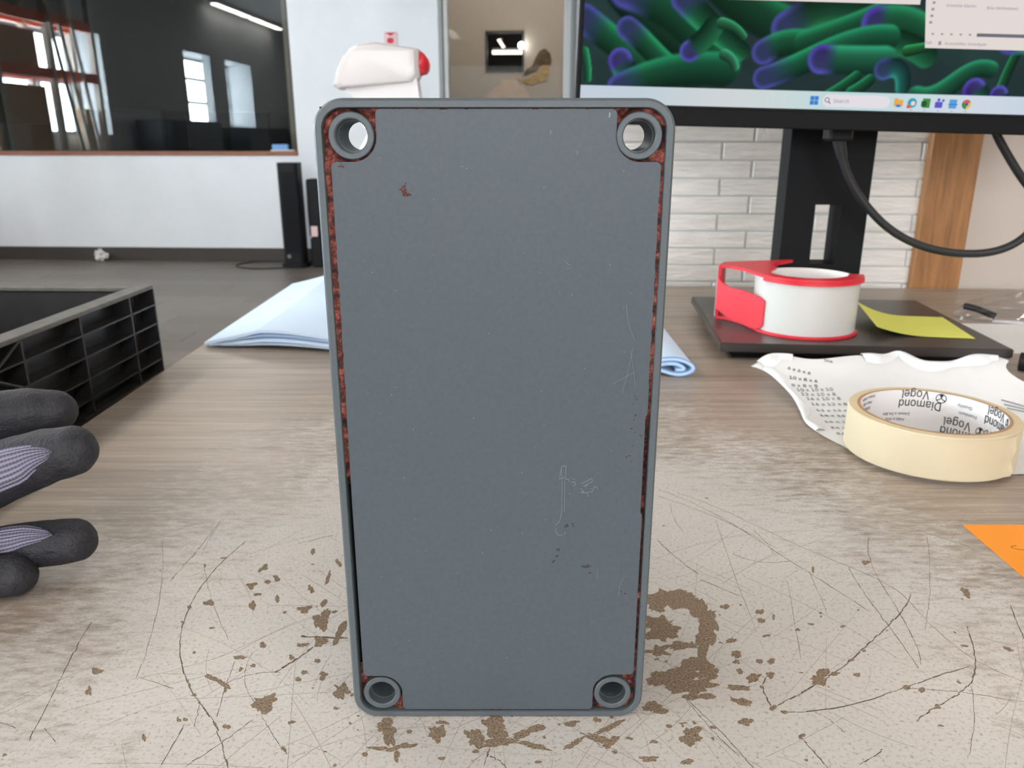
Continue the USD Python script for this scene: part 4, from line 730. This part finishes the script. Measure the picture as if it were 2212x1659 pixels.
pm = mt(grid(np.stack([gx, gz * 0 + .0004, gz], -1), flip=True))
pp_ = part('display_panel', pm, 'screen', mo, smooth=False, label='lit panel with green and violet wallpaper and pale taskbar')
pv = UsdGeom.PrimvarsAPI(stage.GetPrimAtPath(pp_)).CreatePrimvar('tint', Sdf.ValueTypeNames.Color3fArray, 'vertex')
from pxr import Vt
pv.Set(Vt.Vec3fArray.FromNumpy(imgl.reshape(-1, 3).astype(np.float32)))
M['s_white'] = screen_col('white', (226, 216, 212)); M['s_grey'] = screen_col('grey', (128, 126, 134)); M['s_pill'] = screen_col('pill', (226, 222, 228)); M['s_text'] = screen_col('text', (150, 150, 160)); M['s_bar'] = screen_col('scroll', (112, 112, 122)); M['s_blue'] = screen_col('blue', (60, 130, 210))
for nme, c in dict(orange=(232, 170, 80), teal=(60, 160, 180), green=(70, 140, 70), violet=(96, 90, 200), sky=(90, 160, 214), red=(214, 96, 88), yellow=(226, 190, 90), dgreen=(40, 90, 54), navy=(60, 100, 170)).items(): M['s_' + nme] = screen_col(nme, c)
def on(poly, m, name, d=-.0002, parent=None, label=None): return part(name, mt(facing(ext(poly, d, d + .00015))), m, parent or mo, smooth=False, label=label)
def rr(x0, z0, x1, z1, r=.001): return Polygon(rrect(x0, z0, x1, z1, r, 4))
X = lambda px: .2553 + (px - 1941) * .000369
X2 = lambda px: .2655 + (px - 2001) * .000361
Zb = .0219
wn = on(Polygon([(.2688, .0622), (.50, .0622), (.50, PZ1 - .02), (.2636, PZ1 - .02), (.2636, .0950)]), 's_white', 'spreadsheet_window', label='white spreadsheet window on the screen')
w0 = on(sbox(.068, .0925, .2595, PZ1 - .01), 's_white', 'document_window', label='white window at the top of the screen')
def txt(s, x, z, h, m, name, parent, d=-.0006):
    t = meshkit.text_mesh(s, h, .0001); v = np.array(t.vertices); part(name, mt(T3(np.c_[v[:, 0] + x, d - v[:, 2], v[:, 1] + z], t.faces)), m, parent, smooth=False)
txt('Accessibility: Investigate', X2(2050), .0648, .0020, 's_text', 'status_text', wn); txt('Edit', X2(2009), .0650, .0020, 's_text', 'status_text', wn); on(rr(X2(2037), .0645, X2(2043), .0672, .0004), 's_text', 'status_icon', -.0005, wn)
txt('Schneider Electric', X2(2039), .0915, .0020, 's_text', 'cell_text', wn); txt('Brian Motherboard', X2(2126), .0905, .0020, 's_text', 'cell_text', wn)
for i in range(7): on(sbox(.2700, .0755 + .0036 * i, .50, .0756 + .0036 * i), 's_pill', 'grid_line', -.0004, wn)
on(sbox(X2(2116), .0711, X2(2330), .0735), 's_bar', 'scroll_bar', -.0005, wn)
for i in range(5): on(sbox(X2(2019 + 20 * i), .0717, X2(2024 + 20 * i), .0729), 's_text', 'tab_arrow', -.0005, wn)
for i in range(4): on(sbox(X2(2010), .0795 + i * .0046, X2(2016), .0812 + i * .0046), 's_text', 'row_number', -.0005, wn)
on(rr(X(1778), Zb - .0046, X(1922), Zb + .0046, .0045), 's_pill', 'search_box')
txt('Search', X(1800), Zb - .0014, .0028, 's_text', 'search_text', mo)
from shapely.geometry import Polygon as Pg
lensr = Point(X(1787), Zb + .0006).buffer(.0019, 8).difference(Point(X(1787), Zb + .0006).buffer(.0013, 8)).union(LineString([(X(1787) + .0012, Zb - .0006), (X(1787) + .0026, Zb - .002)]).buffer(.0004)); on(lensr, 's_bar', 'search_lens', -.0005)
for i in range(2):
    for j in range(2): on(sbox(X(1751) + .0034 * i, Zb - .0033 + .0034 * j, X(1751) + .0034 * i + .0031, Zb - .0002 + .0034 * j), 's_blue', 'start_tile')
ic = lambda k: .2553 + .01077 * k
on(rr(ic(0) - .0036, Zb - .0028, ic(0) + .0036, Zb + .0022, .0006).union(sbox(ic(0) - .0036, Zb + .0018, ic(0) - .0006, Zb + .0032)), 's_orange', 'folder_icon'); on(sbox(ic(0) - .0018, Zb - .0034, ic(0) + .0018, Zb - .0014), 's_blue', 'folder_icon', -.0005)
on(Point(ic(1), Zb).buffer(.0036, 12), 's_teal', 'browser_icon'); on(Point(ic(1) + .0006, Zb - .0003).buffer(.0017, 10), 's_white', 'browser_icon', -.0005); on(sbox(ic(1) - .0042, Zb - .0040, ic(1) - .0008, Zb - .0016), 's_red', 'browser_icon', -.0007)
on(rr(ic(2) - .0026, Zb - .0034, ic(2) + .0034, Zb + .0036, .0006), 's_green', 'sheet_icon'); on(rr(ic(2) - .0036, Zb - .0024, ic(2) + .0006, Zb + .0016, .0005), 's_dgreen', 'sheet_icon', -.0005)
on(rr(ic(3) - .0034, Zb - .0032, ic(3) + .0026, Zb + .0014, .0008), 's_violet', 'people_icon'); on(Point(ic(3) - .0008, Zb + .0028).buffer(.0012, 8), 's_violet', 'people_icon'); on(Point(ic(3) + .0028, Zb + .0024).buffer(.0010, 8), 's_violet', 'people_icon')
on(rr(ic(4) - .0030, Zb - .0034, ic(4) + .0030, Zb + .0034, .0005), 's_sky', 'note_icon'); on(sbox(ic(4) - .0036, Zb - .0008, ic(4) + .0036, Zb + .0001), 's_blue', 'note_icon', -.0005)
c_ = Point(ic(5), Zb).buffer(.0036, 16); wedge = lambda a0, a1: Polygon([(ic(5), Zb)] + [(ic(5) + .006 * math.cos(math.radians(t)), Zb + .006 * math.sin(math.radians(t))) for t in np.linspace(a0, a1, 8)])
for a0, m in ((30, 's_red'), (150, 's_green'), (270, 's_yellow')): on(c_.intersection(wedge(a0, a0 + 120)), m, 'round_icon')
on(Point(ic(5), Zb).buffer(.0013, 10), 's_navy', 'round_icon', -.0005)
for k in (1, 2, 3, 4, 5): on(sbox(ic(k) - .0008, Zb - .0056, ic(k) + .0008, Zb - .0051), 's_text', 'open_mark')
# column, hinge and base
CA = math.radians(-3); cpv = (.2884, .74, 0)
col = Polygon([(.2514, .7616), (.3270, .7616), (.3270, 1.10), (.2514, 1.10)]).difference(Polygon([(.2795, .8085), (.3022, .8085), (.3022, .863), (.2795, .863)]))
part('stand_column', moved(moved(upright(col, 0, .030), (0, .74, 0)), rz=CA, about=cpv), 'stand_black', mo)
part('slot_rim', moved(moved(upright(Polygon([(.3022, .8085), (.3042, .8085), (.3042, .863), (.3022, .863)]), -.0006, .002), (0, .74, 0)), rz=CA, about=cpv), 'stand_black', mo)
part('hinge_block', bx((.25, .69, 1.02), (.33, .745, 1.10), .004), 'stand_black', mo)
bc = Polygon([(.1675, .612), (.3905, .591), (.409, .786), (.186, .806)])
part('stand_base', cat([ext(bc.buffer(-.002).buffer(.002), .7585, .7640), ext(bc.buffer(-.0012), .7640, .7648), ext(bc.buffer(-.0015), .7572, .7585)]), 'base_black', mo, smooth=20)
part('base_foot', ext(bc.buffer(-.012).intersection(sbox(.15, .5, .375, .9)), TZ, .7575), 'stand_black', mo)
# its cable, hanging in a loop from behind the panel
pc = [(.276, .700, .945), (.277, .700, .926), (.282, .701, .908), (.292, .702, .8875), (.3076, .702, .8671), (.3352, .701, .8432), (.3701, .70, .8283), (.4036, .70, .8238), (.4318, .70, .8272), (.4520, .70, .8395), (.4605, .70, .858), (.4550, .70, .872), (.4430, .70, .8850), (.4309, .70, .8985), (.4185, .70, .914), (.4078, .70, .930), (.404, .70, .945)]
pcb = thing('monitor_cable', 'black cable hanging in a loop beneath the monitor', 'cable', (.276, .70, .945))
part('cord', tube(spline(pc, 110), .0035, 14), 'rubber', pcb, smooth=True); part('plug', moved(bx((.266, .690, .919), (.286, .7085, .948), .002)), 'black_plastic', pcb); part('strain_relief', tube([(.2765, .70, .927), (.2785, .7, .917), (.283, .701, .905)], [.0058, .0052, .0042], 12), 'rubber', pcb)

# clear tape in its red hand dispenser, standing on the monitor base
ZB = .7649
CX_, CY_ = .2500, .6630
td = thing('tape_dispenser', 'red hand dispenser with a fat clear tape roll on the monitor base', 'tape dispenser', (CX_, CY_, ZB))
def tc(m, z=0): return moved(m, (CX_, CY_, z))
part('tape_roll', tc(lathe([(.0385, ZB + .0022), (.0418, ZB + .0022), (.0422, ZB + .0028), (.0422, ZB + .0448), (.0418, ZB + .0456), (.0385, ZB + .0456)], 72, closed=True)), 'tape_clear', td, smooth=40)
part('tape_core', tc(lathe([(.0368, ZB + .0022), (.0385, ZB + .0022), (.0385, ZB + .0464), (.0368, ZB + .0464)], 72, closed=True)), 'tape_core', td, smooth=40)
def sector(a0, a1, r): return Polygon([(0, 0)] + [(r * math.cos(math.radians(a)), r * math.sin(math.radians(a))) for a in np.linspace(a0, a1, 40)])
ringp = Point(0, 0).buffer(.0442, 48).difference(Point(0, 0).buffer(.0318, 48)).intersection(sector(122, 343, .08))
arm = Polygon([(-.0442, -.004), (-.0480, .016), (-.0570, .033), (-.0650, .040), (-.0560, .0580), (-.030, .0640), (.0090, .0710), (.0110, .0675), (-.006, .054), (-.017, .040), (-.018, .0265), (-.0318, .004)])
pl_ = ringp.union(arm).buffer(.0012, 6).buffer(-.0024, 6).buffer(.0012, 6)
part('upper_plate', tc(bevext(pl_, ZB + .0462, ZB + .0488, .0005)), 'red', td, smooth=40); part('lower_plate', tc(bevext(pl_, ZB, ZB + .0022, .0004)), 'red', td, smooth=40)
rimp = Point(0, 0).buffer(.0448, 48).difference(Point(0, 0).buffer(.0428, 48)).intersection(sector(200, 341, .08))
part('plate_rim', tc(ext(rimp, ZB + .0440, ZB + .0466)), 'red', td, smooth=40)
part('bridge', tc(ext(Polygon([(-.0652, .0395), (-.0628, .0385), (-.0540, .0565), (-.0562, .0585)]), ZB + .001, ZB + .048)), 'red', td)
# pressing flap: a curved tongue from the bridge round to the front of the roll
fp = spline([(-.0640, .0400), (-.0610, .0290), (-.0560, .0150), (-.0500, .0020), (-.0432, -.0100), (-.0385, -.0165)], 26); fl_ = []
for i, (x, y) in enumerate(fp):
    s = i / 25; zlo = np.interp(s, [0, .12, .35, .8, .95, 1], [.010, .0080, .0050, .0022, .0032, .0065]); zhi = np.interp(s, [0, .1, .3, .6, .9, 1], [.0400, .0345, .0320, .0325, .0300, .0270])
    fl_.append([(x, y, ZB + zlo + (zhi - zlo) * t) for t in np.linspace(0, 1, 9)])
A = np.array(fl_); tn = np.gradient(fp, axis=0); tn /= np.linalg.norm(tn, axis=1)[:, None]; nr = np.c_[-tn[:, 1], tn[:, 0]] * -.0016; Bk = A.copy(); Bk[:, :, :2] += nr[:, None, :]
loopg = np.concatenate([A, Bk[:, ::-1]], 1); m = grid(loopg, closed_v=True); cap = [grid(np.stack([A[i], Bk[i]])) for i in (0, -1)]; m = cat([m] + cap); part('pressing_flap', tc(m), 'red', td, smooth=50)
part('blade', tc(ext(Polygon([(-.066, .040), (-.0654, .0397), (-.0566, .0585), (-.0572, .0588)]), ZB + .002, ZB + .047)), 'alu', td, label='metal cutting blade')

# yellow sticky note on the base
R_, B_, A_, F_ = np.array([.3780, .6240]), np.array([.3930, .7037]), np.array([.3180, .7180]), np.array([.3030, .6380])
yn = thing('sticky_note', 'yellow sticky note with a curled left edge on the monitor base', 'note', (*F_, ZB))
S_, T_ = np.meshgrid(np.linspace(0, 1, 30), np.linspace(0, 1, 14), indexing='ij')
def note(s, t, lift):
    p = (F_ * (1 - s)[..., None] + R_ * s[..., None]) * (1 - t)[..., None] + (A_ * (1 - s)[..., None] + B_ * s[..., None]) * t[..., None]
    z = ZB + .0004 + .0125 * np.clip((.55 - s) / .55, 0, 1) ** 2 * (.55 + .45 * t) + lift; return np.concatenate([p, z[..., None]], -1)
u = note(S_, T_, .0002); d = note(S_, T_, 0); sh = cat([grid(u), grid(d, flip=True), grid(np.stack([u[0], d[0]])), grid(np.stack([u[-1], d[-1]]), flip=True), grid(np.stack([u[:, 0], d[:, 0]]), flip=True), grid(np.stack([u[:, -1], d[:, -1]]))]); part('note_sheet', sh, 'yellow', yn, smooth=True)

# safety glasses and loose sheet
sg2 = thing('safety_glasses', 'clear safety glasses lying on the table right of the monitor base', 'glasses', (.50, .775, TZ))
th_, ph_ = np.meshgrid(np.linspace(.0, 2 * PI, 48), np.linspace(.0, PI / 2, 16), indexing='ij')
def dome(k): return np.stack([.502 + .056 * k * np.cos(th_) * np.cos(ph_), .772 + .036 * k * np.sin(th_) * np.cos(ph_), TZ + .0225 * k * np.sin(ph_) * (1 + .12 * np.cos(th_ * 3))], -1)
part('lens', grid(dome(1.)), 'lens', sg2, smooth=True); part('lens_rim', tube(np.array([(.502 + .0565 * math.cos(a), .772 + .0365 * math.sin(a), TZ + .002) for a in np.linspace(0, 2 * PI, 60)]), .0009, 8, False), 'lens', sg2, smooth=True)
part('temple_tip', tube(spline([(.448, .768, TZ + .0125), (.455, .764, TZ + .0115), (.463, .757, TZ + .009), (.470, .750, TZ + .006)], 16), .0032, 10), 'rubber', sg2, smooth=True, label='black temple tip')
part('temple_arm', tube(spline([(.448, .770, TZ + .0125), (.452, .79, TZ + .012), (.50, .81, TZ + .010), (.56, .80, TZ + .006)], 24), .0010, 8), 'lens', sg2, smooth=True)
solo('loose_sheet', ext(Polygon([(.4335, .7440), (.5150, .7400), (.5450, .6300), (.4100, .6350)]), TZ, TZ + .0004), 'paper', 'white sheet of paper lying right of the monitor base', 'paper', smooth=False)
mk = thing('marker_pen', 'black marker at the right edge beside the crumpled paper', 'marker', (.388, .588, TZ))
d = np.array([.095, -.062, 0]); d /= np.linalg.norm(d); q0 = np.array([.3905, .5830, TZ + .0076])
part('cap', tube([q0 - d * .0006, q0, q0 + d * .045, q0 + d * .0452], [.005, .0072, .0076, .0066], 20), 'black_plastic', mk, smooth=40); part('barrel', tube([q0 + d * .0452, q0 + d * .13, q0 + d * .131], [.0070, .0070, .0055], 20), 'rubber', mk, smooth=40)
part('clip', tube([q0 + d * .002 + [0, 0, .0085], q0 + d * .038 + [0, 0, .0085]], .0012, 8), 'steel', mk)

# crumpled printed packing sheet
def pz(x, y):
    t = np.clip((y - .485) / .075, 0, 1); q = np.stack([np.asarray(x) * 28, np.asarray(y) * 28, np.asarray(x) * 0], -1)
    return .7508 + .0215 * t * t * (3 - 2 * t) + .0030 * t * (meshkit.noise(q * 1.3, 3) - .3) + .0009 * np.clip((np.abs(meshkit.noise(q * .8, 9) - .5) - .04) * 3, 0, 1) * np.clip((np.asarray(y) - .47) / .03, 0, 1)
Lx = spline([(.1693, .5365), (.176, .533), (.1861, .517), (.1893, .4915), (.1849, .466), (.1887, .438), (.1938, .4235), (.2048, .406), (.236, .388)], 60)
Bk_ = spline([(.1693, .5365), (.1800, .5440), (.1914, .549), (.207, .5440), (.2485, .548), (.272, .5520), (.2812, .5555), (.2926, .543), (.320, .5435), (.3549, .541)], 60)
Rt = spline([(.3549, .541), (.3490, .5240), (.3540, .517), (.372, .49), (.36, .44), (.32, .40), (.2856, .388), (.236, .388)], 60)
out = Polygon(np.vstack([Lx[::-1], Bk_[1:], Rt[1:]])).buffer(0)
pk = thing('packing_sheet', 'crumpled white packing sheet printed with box sizes under the masking tape', 'paper', (.19, .42, TZ))
from scipy.spatial import Delaunay
gxx, gyy = np.meshgrid(np.arange(.166, .375, .0025), np.arange(.386, .557, .0025)); gp = np.c_[gxx.ravel(), gyy.ravel()]; inn = out.buffer(-.0012)
from shapely import contains_xy
gp = gp[contains_xy(inn, gp[:, 0], gp[:, 1])]; bd = np.array([out.exterior.interpolate(s).coords[0] for s in np.arange(0, out.exterior.length, .002)])
P2 = np.vstack([gp, bd]); tri = Delaunay(P2).simplices; cen = P2[tri].mean(1); tri = tri[contains_xy(out, cen[:, 0], cen[:, 1])]
Zp = pz(P2[:, 0], P2[:, 1]); a = P2[tri]; ar = np.cross(a[:, 1] - a[:, 0], a[:, 2] - a[:, 0]); tri[ar < 0] = tri[ar < 0][:, ::-1]
part('sheet', cat([T3(np.c_[P2, Zp], tri), T3(np.c_[P2, Zp - .00025], tri[:, ::-1])]), 'paper', pk, smooth=True)
def rolled(P, w, h, name):
    """folded-over margin of the sheet"""
    P = np.asarray(P); n = len(P); t = np.gradient(P, axis=0); t /= np.linalg.norm(t, axis=1)[:, None]; nn = np.c_[t[:, 1], -t[:, 0]]; rows = []
    for f, k in ((-.05, .2), (0, .75), (.35, 1.), (.75, .55), (1., .12)):
        rr_ = np.c_[P + nn * (f * w * (1 + .35 * np.sin(np.arange(n) * .55)))[:, None], 0 * P[:, 0]]; rr_[:, 2] = pz(rr_[:, 0], rr_[:, 1]) + h * k * (.8 + .3 * np.sin(np.arange(n) * .8)); rows.append(rr_)
    g = grid(np.array(rows)); part(name, g, 'paper_fold', pk, smooth=True)
rolled(Lx[3:32], -.0055, .0022, 'folded_margin'); rolled(Bk_[26:58], .009, .0024, 'folded_margin'); rolled(Bk_[2:12], .008, .0022, 'folded_margin')
TX = [((.1939, .5325), -22, '6 x 6 x 6', .0157), ((.1926, .5235), -14, '10 x 8 x 6', .0190), ((.1921, .5155), -4, '8 x 8 x 8', .0178), ((.1942, .5105), 0, '10 x 10 x 10', .0250), ((.1957, .5060), -2, '12 x 10 x 8', .0235), ((.1978, .5010), -1, '16 x 10 x 8', .0230), ((.1988, .4945), -1, '16 x 12 x 8', .0240), ((.1992, .4860), -2, '12 x 12 x 12', .0270), ((.1980, .4765), -3, '14 x 14 x 14', .0270), ((.1965, .4650), -4, '16 x 16 x 16', .0275), ((.1962, .4545), -5, '24 x 16 x 12', .0275), ((.1958, .4440), -5, '36 x 18 x 12', .0275)]
for i, ((x, y), an, s, w) in enumerate(TX):
    t = meshkit.text_mesh(s, .0028 if i < 3 else .0030, .0001); v = np.array(t.vertices); v[:, 0] *= w / v[:, 0].max(); a = math.radians(an); c, q = math.cos(a), math.sin(a)
    xx, yy = x + v[:, 0] * c - v[:, 1] * q, y + v[:, 0] * q + v[:, 1] * c; part('printed_line', T3(np.c_[xx, yy, pz(xx, yy) + .0003 + v[:, 2]], t.faces), 'ink' if i in (0, 1, 8) else 'ink_faint', pk, smooth=False)
for i in range(3):
    p = ribbon([(.3285 - .001 * i, .5010 - .0052 * i), (.345, .4860 - .006 * i), (.358, .4700 - .006 * i)], .0011); t = ext(p, 0, .0001); v = np.array(t.vertices); part('printed_rule', T3(np.c_[v[:, :2], pz(v[:, 0], v[:, 1]) + .0004 + v[:, 2]], t.faces), 'ink_faint', pk, smooth=False)
t = meshkit.text_mesh('Sta', .003, .0001); v = np.array(t.vertices); xx, yy = .2225 + v[:, 0] * .9, .5395 + v[:, 1] - v[:, 0] * .3; part('printed_line', T3(np.c_[xx, yy, pz(xx, yy) + .0004 + v[:, 2]], t.faces), 'ink_faint', pk, smooth=False)

# masking tape on the sheet
TX0, TY0, TB = .2347, .4148, .7526; THT = .0240
mk_ = thing('masking_tape', 'cream masking tape roll with printed core lying on the packing sheet', 'tape roll', (TX0, TY0, TB))
def tq(m): return moved(m, (TX0, TY0, 0))
part('tape_winding', tq(lathe([(.0388, TB + .0001), (.0431, TB), (.0436, TB + .0006), (.0436, TB + THT - .0006), (.0431, TB + THT)], 96)), 'masking', mk_, smooth=40)
part('tape_face', tq(lathe([(.0431, TB + THT), (.0388, TB + THT + .0001)], 96)), 'masking_edge', mk_, smooth=40)
part('core_tube', tq(lathe([(.0388, TB), (.0388, TB + THT + .0002), (.0370, TB + THT + .0002)], 96)), 'core_brown', mk_, smooth=40)
part('core_lining', tq(lathe([(.0370, TB + THT + .0002), (.0368, TB + THT - .0006), (.0368, TB)], 96)), 'core_white', mk_, smooth=40, label='white printed paper lining')
def wrap(m, a0, z0, name, mt_='ink', dx=0.):
    v = np.array(m.vertices); al = math.radians(a0) - (v[:, 0] + dx) / .0366; r = .03665 - v[:, 2]
    part(name, tq(T3(np.c_[r * np.sin(al), r * np.cos(al), z0 - v[:, 1]], np.array(m.faces)[:, ::1])), mt_, mk_, smooth=False)
def centred(s, h, depth=.0001, kx=1., bold=False):
    t = meshkit.text_mesh(s, h, depth, bold); v = np.array(t.vertices); v[:, 0] = (v[:, 0] - v[:, 0].max() / 2) * kx; return T3(v, t.faces)
TPZ = TB + THT
def emblem(a0, z0):
    p = Point(0, 0).buffer(.0029, 20).difference(Point(0, 0).buffer(.0025, 20))
    for a in (35, 145): p = p.union(LineString([(0, 0), (.0027 * math.cos(math.radians(a)), .0027 * math.sin(math.radians(a)))]).buffer(.00025))
    p = p.union(LineString([(0, 0), (0, -.0027)]).buffer(.00025)).union(Polygon([(-.0013, -.0024), (.0013, -.0024), (0, .0002)]))
    wrap(ext(p, 0, .0001), a0, z0, 'printed_emblem')
for a0, zt in ((18, 0.), (95, 0.), (172, 0.), (57, .0140), (134, .0140)):
    wrap(centred('Diamond', .0052, kx=.80), a0, TPZ - .0058 - zt, 'printed_word') if zt < .01 else wrap(centred('Diamond', .0052, kx=.80), a0, TPZ - .0058 - zt + .0, 'printed_word')
    wrap(centred('Vogel', .0052, kx=.80), a0 - 5, TPZ - .0003 - zt + .0005, 'printed_word'); emblem(a0 + 17, TPZ - .0030 - zt)
for a0, zt in ((54, .0), (131, .0)):
    wrap(centred('Premium', .0019), a0 + 6, TPZ - .0085 - zt, 'printed_note', 'ink_faint'); wrap(centred('Quality', .0019), a0 + 2, TPZ - .0042 - zt, 'printed_note', 'ink_faint')
for a0, zt in ((-2, .0110),):
    wrap(centred('24mm x 54.8m', .0017), a0, TPZ - .0030 - zt, 'printed_note', 'ink_faint'); wrap(centred('.94in x 60y', .0017), a0, TPZ - .0066 - zt, 'printed_note', 'ink_faint')
for i, s in enumerate(('24mm x 54.8m', '.94in x 60y', '22706A')): wrap(centred(s, .0017, kx=.9), -40, TPZ - .0012 - .0034 * i, 'printed_note', 'ink_faint')
an = np.radians(np.linspace(-150, -56, 60)); zz = np.linspace(TB + .0008, TB + THT - .0010, 14); G_ = []
for i, a in enumerate(an):
    k = i / 59; row = []
    for j, z in enumerate(zz):
        e = math.radians(3.2) * (meshkit.noise(np.array([j * .45, 1., 2.]), 4) - .5 + .7 * (j / 13 - .5)) * k ** 12; lift = .00030 + .0012 * k ** 24 * (1 + .6 * math.sin(j * .9))
        row.append(((.0436 + lift) * math.cos(a + e), (.0436 + lift) * math.sin(a + e), z))
    G_.append(row)
part('tape_end', tq(grid(np.array(G_))), 'masking', mk_, smooth=True, label='torn end of the tape')

# orange note at the right edge
on_ = thing('orange_note', 'square orange paper note at the right edge of the table', 'note', (.2095, .2533, TZ))
part('note_sheet', ext(sbox(.2095, .2533, .2857, .3293), TZ + .0001, TZ + .0004), 'orange', on_, smooth=False)
part('pen_stroke', ext(ribbon(spline([(.2222, .3094), (.2198, .3089), (.2190, .3080), (.2200, .3069), (.2222, .3059), (.2250, .3054)], 30), .00028), TZ + .0004, TZ + .00046), 'ink_brown', on_, smooth=False); part('pen_stroke', ext(ribbon([(.2222, .3037), (.2252, .3036)], .00028), TZ + .0004, TZ + .00046), 'ink_brown', on_, smooth=False)
